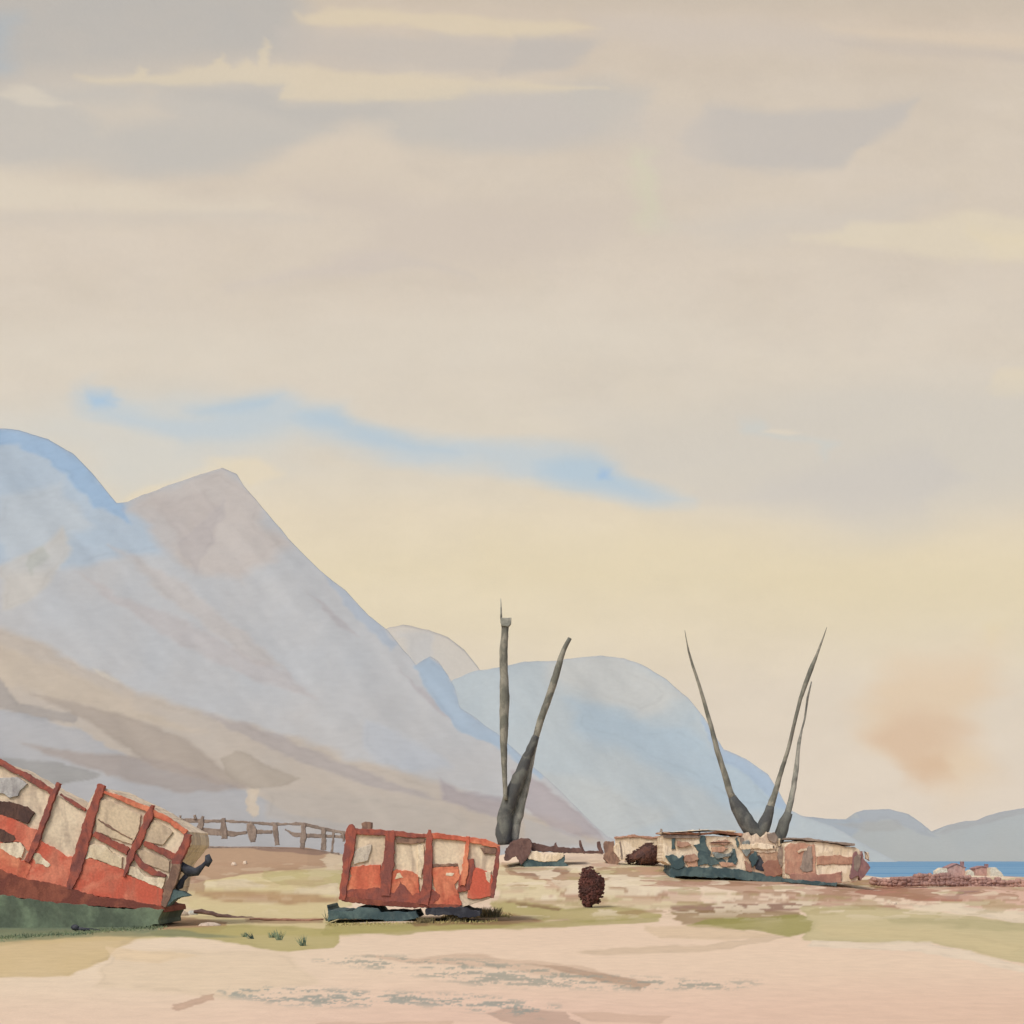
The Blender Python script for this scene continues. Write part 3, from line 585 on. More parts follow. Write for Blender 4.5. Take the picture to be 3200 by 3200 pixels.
slab('tan_side_board', [(300, 2500), (330, 2498), (440, 2545), (432, 2600), (410, 2640), (300, 2600)], f, .04, paint('tan_board', (190, 172, 148), (200, 182, 156), 1), r, 1.4)  # tan boards, darker than the cream hull behind them
slab('tan_side_board', [(424, 2650), (470, 2664), (532, 2690), (528, 2728), (450, 2700)], f, .04, paint('tan_board', (186, 166, 142), (196, 178, 152), 1), r, 1.4)
slab('tan_side_board', [(450, 2610), (480, 2560), (500, 2570), (540, 2600), (510, 2640), (450, 2632)], f, .04, paint('tan_board', (186, 168, 146), (196, 178, 152), 1), r, 1.4)
g = Y - .075
for P, mt in [([(-330, 2300, 24), (-200, 2312, 22), (0, 2384, 20), (80, 2424, 17), (165, 2476, 16)], 'red_dark'), ([(186, 2482, 9), (226, 2508, 11), (266, 2532, 7)], 'red_dark'),
              ([(322, 2474, 9), (380, 2496, 15), (450, 2524, 17), (520, 2560, 16), (582, 2602, 15)], 'orange'), ([(292, 2606, 18), (350, 2636, 22), (400, 2662, 24)], 'red_dark'), ([(450, 2634, 14), (500, 2658, 20), (548, 2680, 24)], 'red_dark'),
              ([(306, 2560, 6), (350, 2590, 8), (412, 2622, 7)], 'brown'), ([(414, 2664, 16), (440, 2700, 20), (480, 2728, 18), (518, 2738, 8)], 'red_dark')]:
    slab('rail', stroke(P), g + random.uniform(-.004, .004), .1, M[mt], r, 1.6)
for P, mt in [([(-290, 2260, 22), (-320, 2480, 26), (-340, 2700, 30)], 'red_dark'), ([(-90, 2320, 20), (-120, 2480, 24), (-160, 2720, 30)], 'red_dark'),
              ([(183, 2446, 12), (160, 2498, 19), (130, 2580, 19), (100, 2660, 22), (82, 2694, 18)], 'red_dark'),
              ([(316, 2452, 22), (300, 2500, 27), (272, 2580, 36), (258, 2640, 40), (238, 2710, 36), (214, 2780, 22)], 'red_dark'),
              ([(476, 2516, 8), (466, 2545, 24), (440, 2612, 22), (410, 2668, 24), (398, 2706, 14), (387, 2740, 8)], 'red_dark'),
              ([(588, 2606, 20), (578, 2640, 26), (558, 2676, 32), (545, 2704, 24)], 'red_dark')]:
    slab('rib', stroke(P), g - .025 + random.uniform(-.004, .004), .16, M[mt], r, 1.8)
slab('end_board', [(536, 2698), (564, 2700), (560, 2730), (540, 2790), (516, 2836), (500, 2830), (512, 2776), (528, 2730)], g - .045, .2, M['brown'], r, 1.5)
slab('bilge_timber', [(-360, 2696), (0, 2716), (60, 2742), (140, 2756), (215, 2776), (300, 2800), (400, 2812), (512, 2834), (516, 2850), (420, 2842), (200, 2828), (0, 2800), (-360, 2770)], Y - .09, D + .1, M['maroon'], r, 2, 12)
slab('keel', [(-360, 2760), (0, 2796), (100, 2812), (200, 2824), (300, 2832), (400, 2838), (510, 2842), (498, 2868), (496, 2892), (420, 2898), (300, 2906), (150, 2914), (0, 2926), (-360, 2940)], Y - .14, D + .2, M['green'], r, 2.4, 12)
k1 = empty('stern_fitting', (0, 0, 0)); COL.objects.unlink(k1); bpy.data.objects.remove(k1)
def joined_tubes(name, L, Y, mat, parent, **kw):
    V = []; F = []
    for P in L:
        v, f_ = tube_vf(P, Y, **kw); b = len(V); V += v; F += [tuple(i + b for i in q) for q in f_]
    o = mesh(name, V, F, mat, parent, smooth=True); fixn(o); return o
joined_tubes('stern_fitting', [[(560, 2692, 14), (574, 2708, 32), (592, 2724, 36), (614, 2722, 26), (634, 2706, 13), (648, 2692, 12)], [(646, 2672, 14), (654, 2690, 24), (648, 2708, 10)], [(590, 2728, 16), (574, 2748, 16), (560, 2768, 24), (552, 2778, 10)]], Y + .1, M['black'], r, jit=.25)
slab('rudder_foot', [(528, 2788), (545, 2778), (570, 2786), (590, 2800), (566, 2804), (545, 2812), (520, 2834), (517, 2820)], Y - .1, .4, M['teal'], r, 1.4)

# ------------------------------------------------------------------ the second wagon
r, Y = root_at('beached_boat', 1300, 2878, None, 'small upright boxy red and cream boat hull with ribs, standing on a dark teal keel', 'boat')
W2 = r
f = Y - .05
slab('hull', [(1088, 2604), (1215, 2600), (1340, 2606), (1460, 2616), (1558, 2644), (1548, 2740), (1538, 2806), (1440, 2836), (1200, 2830), (1068, 2812)], Y, 2.0, M['cream'], r, 1)
slab('hull_planking', [(1096, 2712), (1130, 2704), (1190, 2702), (1196, 2790), (1160, 2804), (1074, 2806), (1080, 2770), (1100, 2738)], f, .055, M['orange'], r, 2)
slab('hull_planking', [(1224, 2726), (1240, 2716), (1290, 2724), (1306, 2736), (1312, 2800), (1262, 2800), (1206, 2796), (1216, 2760)], f, .055, M['orange'], r, 2)
slab('hull_planking', [(1346, 2714), (1380, 2706), (1432, 2708), (1440, 2740), (1420, 2764), (1430, 2790), (1444, 2830), (1390, 2832), (1350, 2826), (1366, 2800), (1356, 2760)], f, .055, M['orange'], r, 2)
slab('hull_planking', [(1462, 2726), (1484, 2712), (1520, 2720), (1540, 2736), (1536, 2802), (1500, 2808), (1462, 2806)], f, .055, M['red'], r, 2)
slabs('dark_red_board', [[(1074, 2782), (1180, 2772), (1230, 2790), (1252, 2752), (1290, 2800), (1340, 2770), (1376, 2800), (1340, 2834), (1200, 2830), (1066, 2816)]], f - .012, .06, M['red_dark'], r, 2)  # dark red band with a jagged top along the lower hull
slab('grey_board', [(1104, 2668), (1126, 2648), (1160, 2640), (1150, 2690), (1106, 2702)], f, .04, paint('grey_board', (186, 178, 166), (196, 186, 170), 2), r, 1.5)
slab('brown_board', [(1236, 2620), (1300, 2616), (1328, 2622), (1326, 2632), (1280, 2640), (1238, 2634)], f, .05, M['brown'], r, 1.5)
slab('brown_board', [(1500, 2648), (1552, 2650), (1550, 2668), (1512, 2670)], f, .05, M['brown'], r, 1.5)
slab('brown_board', [(1352, 2700), (1430, 2698), (1430, 2708), (1352, 2712)], f, .05, M['brown'], r, 1.5)
slab('brown_board', [(1448, 2690), (1480, 2684), (1484, 2712), (1468, 2780), (1430, 2788), (1434, 2740), (1446, 2720)], f - .01, .06, M['red_dark'], r, 1.6)
slab('pale_board', [(1306, 2640), (1324, 2640), (1326, 2700), (1316, 2744), (1306, 2740)], f, .05, M['cream_pale'], r, 1.3)
slab('pale_board', [(1240, 2730), (1250, 2726), (1262, 2744), (1234, 2748)], f - .01, .06, M['cream_pale'], r, 1.3)
slab('pale_board', [(1394, 2726), (1420, 2728), (1414, 2738), (1392, 2736)], f - .01, .06, M['cream_pale'], r, 1.3)
slab('pale_board', [(1514, 2724), (1536, 2722), (1530, 2760), (1520, 2748)], f - .01, .06, M['cream_pale'], r, 1.3)
g = Y - .075
slab('rail', stroke([(1082, 2598, 16), (1160, 2600, 20), (1250, 2606, 16), (1335, 2612, 12)]), g, .1, M['red_dark'], r, 1.6)
slab('rail', stroke([(1342, 2610, 16), (1400, 2616, 18), (1460, 2622, 18), (1520, 2634, 18), (1562, 2646, 14)]), g, .1, M['orange'], r, 1.6)
slab('rail', stroke([(1068, 2808, 14), (1180, 2822, 18), (1300, 2828, 18), (1440, 2834, 12)]), g - .005, .1, M['maroon'], r, 1.6)
for P, mt in [([(1096, 2576, 8), (1098, 2600, 34), (1090, 2660, 32), (1078, 2740, 24), (1068, 2812, 18)], 'red_dark'), ([(1220, 2598, 26), (1216, 2680, 34), (1206, 2740, 38), (1204, 2800, 26)], 'red_dark'),
              ([(1342, 2592, 8), (1342, 2612, 20), (1338, 2690, 26), (1336, 2760, 30), (1324, 2830, 34)], 'red_dark'), ([(1462, 2612, 12), (1458, 2660, 14), (1454, 2720, 16), (1446, 2770, 18)], 'orange'),
              ([(1558, 2644, 10), (1552, 2700, 14), (1544, 2760, 14), (1538, 2806, 9)], 'red_dark')]:
    slab('rib', stroke(P), g - .025 + random.uniform(-.004, .004), .16, M[mt], r, 1.8)
slab('knob_block', [(1128, 2572), (1142, 2566), (1160, 2570), (1158, 2596), (1140, 2602), (1130, 2594)], Y + .3, .4, M['brown'], r, 1.5)
slab('keel', [(1022, 2828), (1030, 2844), (1100, 2848), (1118, 2834), (1180, 2838), (1190, 2850), (1270, 2852), (1300, 2846), (1310, 2868), (1250, 2880), (1200, 2876), (1100, 2872), (1034, 2874), (1026, 2882)], Y - .15, 2.2, M['teal'], r, 1.6)
slab('keel', [(1330, 2840), (1372, 2836), (1440, 2836), (1500, 2846), (1500, 2862), (1440, 2870), (1420, 2862), (1370, 2862), (1330, 2858)], Y - .15, 2.2, M['black'], r, 1.8)

# ------------------------------------------------------------------ boats with masts
Yb = hit(1680, 2708)
r, Y = root_at('fishing_boat', 1680, 2708, None, 'small beached boat with cream deck and two forked grey spars, behind the upright red boat', 'boat')
slab('hull', [(1624, 2690), (1640, 2676), (1660, 2684), (1700, 2692), (1740, 2690), (1766, 2672), (1762, 2696), (1776, 2706), (1700, 2710), (1640, 2710), (1626, 2704)], Y, 2.2, M['teal'], r, 1.6, 7)
slab('deck', [(1652, 2662), (1680, 2660), (1700, 2668), (1760, 2664), (1762, 2676), (1740, 2692), (1700, 2694), (1650, 2684)], Y - .04, 2.1, M['cream_pale'], r, 1.2, 7)
slab('stern', [(1580, 2650), (1600, 2632), (1628, 2616), (1655, 2622), (1664, 2640), (1650, 2680), (1630, 2704), (1622, 2688), (1612, 2676), (1588, 2690), (1576, 2688)], Y - .1, 2.0, M['dkbrown'], r, 2, 7)
slab('gunwale', [(1650, 2626), (1664, 2634), (1700, 2640), (1730, 2642), (1738, 2632), (1744, 2646), (1780, 2648), (1818, 2652), (1820, 2664), (1760, 2668), (1720, 2660), (1700, 2664), (1660, 2656)], Y + .3, 1.6, M['dkbrown'], r, 1.6, 7)
ms_ = tube('spar', [(1580, 2500, 13), (1576, 2400, 17), (1574, 2315, 24), (1575, 2250, 28), (1577, 2176, 31), (1575, 2100, 25), (1573, 2036, 26), (1577, 1990, 22), (1579, 1934, 22)], Y + .8, M['mast'], r)
slab('spar_head', [(1563, 1930), (1598, 1930), (1597, 1948), (1588, 1958), (1566, 1954)], Y + .55, .4, M['mast_light'], ms_, 1)
tube('pennant_rod', [(1566, 1934, 7), (1566, 1905, 5), (1565, 1870, 2)], Y + .8, M['mast_light'], ms_, jit=.05)
tube('spar', [(1672, 2310, 20), (1690, 2250, 22), (1703, 2213, 22), (1728, 2140, 23), (1748, 2072, 20), (1762, 2030, 15), (1781, 1994, 13)], Y + 1.2, M['mast'], r)
tube('spar_foot', [(1578, 2640, 44), (1574, 2590, 52), (1578, 2540, 44), (1596, 2490, 46), (1622, 2430, 42), (1648, 2365, 30), (1676, 2300, 22)], Y + 1.2, M['mast_dark'], r, jit=.07)
tube('brace', [(1604, 2634, 28), (1608, 2580, 38), (1622, 2530, 34), (1645, 2450, 24), (1664, 2370, 14), (1684, 2290, 8)], Y + 1.6, M['mast_light'], r, jit=.07)

r, Y = root_at('fishing_boat', 2280, 2752, None, 'long low boat with dark teal hull, cream cabin and three tall leaning grey spars', 'boat')
slab('hull', [(2096, 2704), (2110, 2712), (2180, 2708), (2300, 2716), (2420, 2738), (2500, 2748), (2614, 2756), (2616, 2770), (2560, 2768), (2480, 2766), (2410, 2760), (2300, 2746), (2200, 2742), (2110, 2738), (2102, 2752), (2096, 2746)], Y - .1, 3.0, M['teal'], r, 1.8, 8)
slab('cabin', [(2072, 2612), (2200, 2612), (2310, 2614), (2440, 2620), (2440, 2740), (2400, 2738), (2300, 2722), (2180, 2714), (2110, 2714), (2072, 2690)], Y, 2.6, M['cream_pale'], r, 1.3, 8)
slab('cabin_front', [(2320, 2650), (2360, 2640), (2430, 2660), (2440, 2740), (2390, 2738), (2340, 2726)], Y - .04, .06, paint('tan_planks', (184, 158, 134), (170, 140, 118), 2), r, 1.6, 7)
slab('roof', stroke([(2066, 2602, 5), (2100, 2604, 8), (2200, 2606, 6), (2250, 2600, 7), (2320, 2608, 8)]), Y - .12, 2.6, paint('rust_roof', (172, 130, 108), (150, 112, 94), 2), r, 1.3, 7)
slab('eave_board', [(2074, 2609), (2180, 2610), (2190, 2618), (2130, 2620), (2074, 2618)], Y - .1, .2, M['greybrown'], r, 1, 7)
for P in [[(2100, 2622), (2110, 2620), (2111, 2652), (2100, 2654)],
          [(2190, 2614), (2204, 2612), (2208, 2640), (2222, 2664), (2214, 2700), (2182, 2706), (2184, 2660), (2166, 2640), (2186, 2636)],
          [(2280, 2676), (2288, 2650), (2298, 2652), (2306, 2684), (2300, 2702), (2272, 2700)],
          [(2296, 2620), (2304, 2616), (2312, 2640), (2306, 2650)],
          [(2212, 2676), (2260, 2684), (2276, 2700), (2214, 2704)],
          [(2354, 2676), (2374, 2672), (2390, 2698), (2386, 2722), (2362, 2716)]]:
    slab('window', P, Y - .07 - random.random() * .02, .1, M['teal'] if P[0][0] != 2354 else M['black'], r, 1.6, 6)
slab('bow', [(2080, 2674), (2104, 2670), (2122, 2682), (2136, 2672), (2140, 2706), (2118, 2716), (2100, 2708)], Y - .14, .4, M['teal'], r, 2, 6)
mp_ = paint('tan_planks', (188, 152, 126), (178, 142, 120), 3)
for P in [[(2222, 2648), (2262, 2644), (2276, 2652), (2260, 2664), (2226, 2662)], [(2144, 2694), (2176, 2690), (2180, 2708), (2150, 2710)], [(2246, 2694), (2290, 2696), (2300, 2706), (2256, 2708)]]:
    slab('deck_plank', P, Y - .1, .1, mp_, r, 1.3, 6)
slab('deckhouse', [(2312, 2652), (2318, 2606), (2340, 2600), (2350, 2618), (2366, 2604), (2376, 2626), (2396, 2598), (2420, 2602), (2430, 2640), (2424, 2664), (2330, 2660)], Y - .08, 1.0, M['stone_pale'], r, 2, 7)
slab('brown_board', [(2384, 2700), (2400, 2688), (2440, 2690), (2446, 2730), (2420, 2740), (2392, 2736)], Y - .12, .1, paint('brown_planks', (142, 104, 90), (152, 116, 98), 3), r, 1.6, 6)
slab('cabin_post', stroke([(2318, 2618, 10), (2322, 2640, 12), (2330, 2662, 8)]), Y - .14, .1, M['greybrown'], r, 1, 6)
tube('spar', [(2292, 2500, 24), (2282, 2478, 22), (2259, 2400, 18), (2240, 2340, 17), (2226, 2283, 14), (2205, 2210, 12), (2189, 2153, 10), (2165, 2080, 8), (2152, 2036, 6), (2144, 1995, 3), (2140, 1970, 1.5)], Y + .6, M['mast'], r)
tube('spar', [(2400, 2545, 26), (2408, 2520, 24), (2424, 2470, 18), (2436, 2428, 15), (2464, 2339, 12), (2482, 2262, 11), (2501, 2185, 12), (2516, 2140, 15), (2534, 2092, 15), (2552, 2048, 9), (2570, 2000, 5), (2584, 1960, 1.5)], Y + .6, M['mast'], r)
tube('spar_foot', [(2288, 2490, 26), (2304, 2522, 42), (2328, 2564, 50), (2350, 2590, 54), (2370, 2614, 42), (2374, 2640, 8)], Y + .6, M['mast_dark'], r, jit=.07)
tube('spar_foot', [(2364, 2612, 40), (2384, 2586, 44), (2398, 2552, 34), (2408, 2520, 26)], Y + .6, M['mast_dark'], r, jit=.07)
sp = tube('spar', [(2458, 2556, 22), (2472, 2500, 19), (2480, 2460, 17), (2489, 2400, 16), (2493, 2360, 12), (2497, 2320, 11), (2506, 2280, 6), (2515, 2246, 6), (2524, 2180, 7), (2536, 2130, 4)], Y + 1., M['mast_light'], r)
tube('spar_foot', [(2426, 2672, 10), (2430, 2640, 24), (2440, 2606, 38), (2452, 2570, 36), (2464, 2540, 26)], Y + 1., M['mast_dark'], r, jit=.07)

mk = {'w': M['cream_pale'], 'b': paint('worn_brown', (150, 116, 100), (170, 138, 118), 3), 'g': paint('blue_grey_board', (138, 144, 140), (112, 122, 120), 3), 't': M['teal'], 'd': M['greybrown']}
for nm, c_, P in [('deck_gear', 'g', [(2320, 2632), (2340, 2626), (2348, 2652), (2334, 2676), (2322, 2660)]), ('deck_gear', 'd', [(2396, 2606), (2420, 2600), (2432, 2616), (2424, 2640), (2404, 2628)]),
                 ('deck_gear', 't', [(2340, 2680), (2362, 2660), (2372, 2684), (2352, 2712)]), ('deck_gear', 'b', [(2326, 2690), (2346, 2700), (2350, 2724), (2330, 2720)]),
                 ('deck_plank', 'w', [(2318, 2640), (2380, 2634), (2420, 2642), (2420, 2654), (2360, 2652), (2320, 2654)]), ('deck_plank', 'b', [(2216, 2630), (2270, 2624), (2290, 2634), (2262, 2640), (2220, 2640)]),
                 ('deck_plank', 'b', [(2116, 2628), (2150, 2630), (2160, 2640), (2130, 2650), (2114, 2644)]), ('deck_plank', 'g', [(2226, 2664), (2262, 2668), (2290, 2660), (2284, 2676), (2240, 2684)]),
                 ('deck_plank', 'b', [(2136, 2676), (2170, 2668), (2184, 2684), (2160, 2694), (2138, 2692)]), ('deck_gear', 'd', [(2432, 2640), (2450, 2650), (2452, 2700), (2440, 2712), (2432, 2680)]),
                 ('rail_stub', 'd', [(2064, 2590), (2069, 2590), (2070, 2612), (2064, 2612)]), ('rail_stub', 'd', [(2184, 2590), (2189, 2590), (2190, 2606), (2184, 2606)])]:
    slab(nm, P, Y - .15 - random.random() * .03, .1, mk[c_], r, 1.8, 5)
for q in [[(2058, 2604, 3), (2200, 2594, 3), (2300, 2598, 3)]]: slab('rail', stroke(q), Y - .25, .08, mk['w'], r, 1, 6)
# ------------------------------------------------------------------ shed at the right end
r, Y = root_at('low_shed', 2580, 2752, 66., 'low brown and cream shed with a dark doorway and mauve end, left of the sea', 'shed')
slab('wall', [(2456, 2640), (2480, 2628), (2560, 2632), (2672, 2646), (2690, 2660), (2682, 2752), (2600, 2762), (2456, 2744)], Y, 2.4, M['cream_pale'], r, 1.4, 8)
slab('gable_wall', [(2452, 2652), (2468, 2636), (2512, 2634), (2546, 2640), (2552, 2680), (2548, 2730), (2500, 2736), (2456, 2730)], Y - .05, .06, paint('brown_wall', (172, 130, 110), (184, 146, 124), 2), r, 1.8, 7)
slab('doorway', [(2510, 2668), (2526, 2642), (2538, 2644), (2542, 2680), (2538, 2722), (2508, 2726), (2500, 2714), (2506, 2690)], Y - .09, .08, M['greybrown'], r, 1.6, 7)
slab('arch_trim', stroke([(2494, 2664, 7), (2506, 2656, 9), (2522, 2654, 7)]), Y - .11, .1, M['cream_pale'], r, .8, 6)
slab('brown_band', [(2552, 2676), (2600, 2674), (2626, 2670), (2634, 2676), (2670, 2680), (2666, 2700), (2600, 2700), (2552, 2704)], Y - .06, .08, paint('brown_wall', (162, 122, 102), (176, 138, 116), 2), r, 1.6, 7)
slab('sill_board', [(2470, 2732), (2540, 2728), (2560, 2736), (2600, 2730), (2632, 2722), (2632, 2758), (2560, 2762), (2470, 2754)], Y - .1, .3, paint('brown_wall', (158, 116, 102), (172, 132, 114), 2), r, 1.8, 7)
slab('keel_line', stroke([(2446, 2750, 12), (2520, 2758, 12), (2570, 2762, 10), (2616, 2764, 14)]), Y - .42, .2, M['teal'], r, 1.6, 7)  # teal strip added before the shed, continuing the long boat's keel line
slab('roof_edge', stroke([(2466, 2620, 6), (2520, 2622, 9), (2570, 2628, 8), (2600, 2632, 6), (2672, 2640, 5)]), Y - .14, 2.6, M['greybrown'], r, 1.2, 7)
slab('end_wall', [(2668, 2668), (2676, 2660), (2684, 2676), (2696, 2660), (2700, 2684), (2714, 2700), (2720, 2712), (2700, 2740), (2690, 2752), (2682, 2736), (2662, 2748), (2656, 2742), (2664, 2700)], Y - .12, 2.0, paint('mauve_board', (128, 98, 98), (142, 108, 104), 2), r, 1.4, 6)
slab('end_hollow', [(2670, 2680), (2680, 2670), (2692, 2676), (2690, 2704), (2680, 2726), (2668, 2714)], Y - .14, .1, M['greybrown'], r, 1.2, 6)
slab('end_trim', [(2704, 2660), (2716, 2664), (2718, 2690), (2708, 2684)], Y - .1, .3, M['cream_pale'], r, 1, 6)

# small wooden frame crate and rail left of the peat mound
r, Y = root_at('post_rail', 1830, 2668, None, 'short dark maroon rail on two stub posts right of the small boat', 'rail')
slab('rail', stroke([(1776, 2656, 8), (1820, 2662, 9), (1880, 2664, 7)]), Y, .15, M['dkbrown'], r, 1.2, 7)
slab('post', stroke([(1812, 2626, 6), (1816, 2646, 9), (1828, 2668, 10)]), Y - .1, .15, M['dkbrown'], r, 1, 6)
slab('post', stroke([(1870, 2630, 8), (1874, 2650, 11), (1884, 2668, 7)]), Y - .1, .15, M['dkbrown'], r, 1, 6)
r, Y = root_at('frame_crate', 1912, 2700, None, 'small brown open crate with a pale arched side, left of the wide dark peat stack', 'crate')
slab('box', [(1892, 2630), (1918, 2628), (1920, 2650), (1932, 2680), (1940, 2690), (1926, 2706), (1904, 2704), (1888, 2684)], Y, .8, M['brown'], r, 1.5, 6)
slab('pale_side', [(1918, 2646), (1928, 2634), (1938, 2640), (1942, 2670), (1936, 2684), (1926, 2670), (1918, 2660)], Y - .05, .5, M['cream_pale'], r, 1, 6)
slab('corner_post', stroke([(1938, 2630, 5), (1942, 2660, 6), (1944, 2686, 6)]), Y - .08, .1, M['greybrown'], r, .6, 6)

r, Y = root_at('low_wall', 2000, 2700, None, 'low pale cream wall with a thin rust coping, behind the wide dark peat stack', 'wall')
slab('wall', [(1925, 2618), (1980, 2616), (2070, 2620), (2080, 2690), (2040, 2712), (1960, 2704), (1920, 2690)], Y + 2.2, .5, M['cream_pale'], r, 1.6, 7)
slab('coping', stroke([(1922, 2618, 6), (1980, 2612, 8), (2040, 2618, 7), (2080, 2614, 8)]), Y + 2.1, .7, paint('rust_coping', (186, 148, 126), (170, 132, 112), 2), r, 1.2, 7)
# ------------------------------------------------------------------ peat stacks: many rough sods heaped to an outline
def peat(name, P, px, py, mat, label, dep):
    Y = hit(px, py); r = gpt(px, py); xs = [p[0] for p in P]; ys = [p[1] for p in P]; cx = (min(xs) + max(xs)) / 2; cy = (min(ys) + max(ys)) / 2
    V = []; F = []
    # inner mass
    n = len(P); rings = 7
    base = []
    for k in range(-rings, rings + 1):
        a = k / rings * math.pi / 2; s = max(math.cos(a), .03) ** .6; dy = math.sin(a) * dep / 2
        for p in P:
            q = pt(cx + (p[0] - cx) * s * .93, cy + (p[1] - cy) * s * .93, Y); base.append((q.x, Y + dep / 2 + dy, max(q.z, r.z - .02)))
    V += base
    for k in range(2 * rings):
        for i in range(n): F.append((k * n + i, k * n + (i + 1) % n, (k + 1) * n + (i + 1) % n, (k + 1) * n + i))
    F.append(tuple(range(n))); F.append(tuple(range(2 * rings * n, 2 * rings * n + n)))
    # sods
    rnd = random.Random(9)
    def inside(x, y):
        return sdist(np.array([float(x)]), np.array([float(y)]), P)[0]
    c = 0
    while c < 420:
        x = rnd.uniform(min(xs), max(xs)); y = rnd.uniform(min(ys), max(ys)); d = inside(x, y)
        if d < -1.5: continue
        c += 1
        e = min(1, d / (min(max(xs) - min(xs), max(ys) - min(ys)) * .5)); yy = Y + dep / 2 - dep / 2 * math.sqrt(max(0, 1 - (1 - e) ** 2)) * rnd.choice([1, 1, 1, -1])
        q = pt(x, y, Y); q.y = yy
        lx, ly, lz = rnd.uniform(.04, .09), rnd.uniform(.03, .06), rnd.uniform(.02, .045); a = rnd.uniform(-.5, .5); b_ = rnd.uniform(0, 3.1)
        b0 = len(V)
        for sx in (-1, 1):
            for sy in (-1, 1):
                for sz in (-1, 1):
                    vx, vy, vz = sx * lx * rnd.uniform(.7, 1.1), sy * ly * rnd.uniform(.7, 1.1), sz * lz * rnd.uniform(.7, 1.1)
                    X1 = vx * math.cos(b_) - vy * math.sin(b_); Y1 = vx * math.sin(b_) + vy * math.cos(b_)
                    X2 = X1 * math.cos(a) - vz * math.sin(a); Z2 = X1 * math.sin(a) + vz * math.cos(a)
                    V.append((q.x + X2, q.y + Y1, q.z + Z2))
        for f_ in [(0, 1, 3, 2), (4, 6, 7, 5), (0, 4, 5, 1), (2, 3, 7, 6), (0, 2, 6, 4), (1, 5, 7, 3)]: F.append(tuple(b0 + i for i in f_))
    o = mesh(name, V, F, mat, None, base=r); fixn(o); tag(o, label, 'peat stack'); return o
peat('peat_stack', [(1812, 2790), (1812, 2760), (1820, 2730), (1826, 2714), (1850, 2710), (1862, 2728), (1880, 2736), (1888, 2760), (1884, 2790), (1874, 2820), (1850, 2830), (1842, 2838), (1828, 2832), (1820, 2812)], 1845, 2838, M['peat_warm'], 'upright oval dark red-brown peat stack standing alone on the pale grass', .7)
peat('peat_stack', [(1958, 2694), (1962, 2676), (1985, 2660), (2006, 2648), (2014, 2636), (2044, 2634), (2066, 2648), (2078, 2668), (2072, 2694), (2040, 2704), (2000, 2706), (1990, 2690), (1970, 2698)], 2025, 2707, M['peat'], 'wide humped dark brown peat stack beside the long teal boat', 1.6)

# ------------------------------------------------------------------ bank fence
r, Y = root_at('rail_fence', 820, 2640, 80., 'grey brown post and rail fence on the brown bank between the red boats', 'fence')
for P in [[(556, 2562, 9), (600, 2564, 10), (650, 2566, 8), (700, 2566, 7), (780, 2570, 6)], [(780, 2570, 6), (860, 2576, 7), (940, 2574, 6), (1010, 2590, 9), (1090, 2606, 7)],
          [(620, 2594, 14), (680, 2602, 16), (730, 2606, 12), (770, 2602, 6)], [(800, 2600, 8), (850, 2600, 8)], [(890, 2592, 5), (920, 2608, 9), (1000, 2612, 10), (1090, 2616, 8)], [(600, 2648, 6), (700, 2650, 6), (860, 2654, 6), (1060, 2670, 7)]]:
    P = [(a_, b_, c_ * 1.35) for a_, b_, c_ in P]
    slab('rail', stroke(P), Y + random.uniform(-.02, 0), .10, M['greybrown'], r, 1.2, 8)
for P in [[(562, 2548, 6), (564, 2572, 5)], [(607, 2546, 6), (610, 2560, 8)], [(634, 2550, 6), (626, 2580, 14), (614, 2616, 12)], [(698, 2556, 9), (698, 2590, 17), (700, 2622, 16)], [(778, 2572, 12), (786, 2594, 24), (790, 2632, 12)],
          [(858, 2574, 9), (862, 2610, 14), (866, 2642, 12)], [(948, 2572, 10), (948, 2610, 14), (944, 2650, 10)], [(1010, 2588, 10), (1012, 2624, 14), (1010, 2656, 14)], [(1042, 2600, 8), (1040, 2630, 7), (1036, 2662, 6)], [(1070, 2604, 6), (1074, 2630, 6)]]:
    P = [(a_, b_, c_ * 1.25) for a_, b_, c_ in P]
    slab('post', stroke(P), Y - .08 + random.uniform(-.02, 0), .14, M['greybrown'], r, 1.3, 7)

# ------------------------------------------------------------------ far pink cottages on the shore
HY = 560.
spv = []
def isle(px0, px1, py, Yf, Yb_, name, mat):
    xs = np.linspace(px0, px1, 60); V = []; F = []
    for j, t in enumerate(np.linspace(0, 1, 9)):
        YY = Yf + (Yb_ - Yf) * t
        for i, p in enumerate(xs):
            e = math.sin(math.pi * i / 59) ** .4 * math.sin(math.pi * min(max(t, .0), 1)) ** .5
            z = SEA - .6 + e * (1.5 + .5 * random.random())
            V.append(((p - 1600) * K * Yf, YY, z))
    for j in range(8):
        for i in range(59): F.append((j * 60 + i, j * 60 + i + 1, (j + 1) * 60 + i + 1, (j + 1) * 60 + i))
    o = mesh(name, V, F, mat, None, smooth=True); o['kind'] = 'structure'; return o
isle(2900, 3420, 2745, 540, 640, 'spit', paint('shore_ground', (176, 142, 128), (206, 186, 160), .05, k=KG))
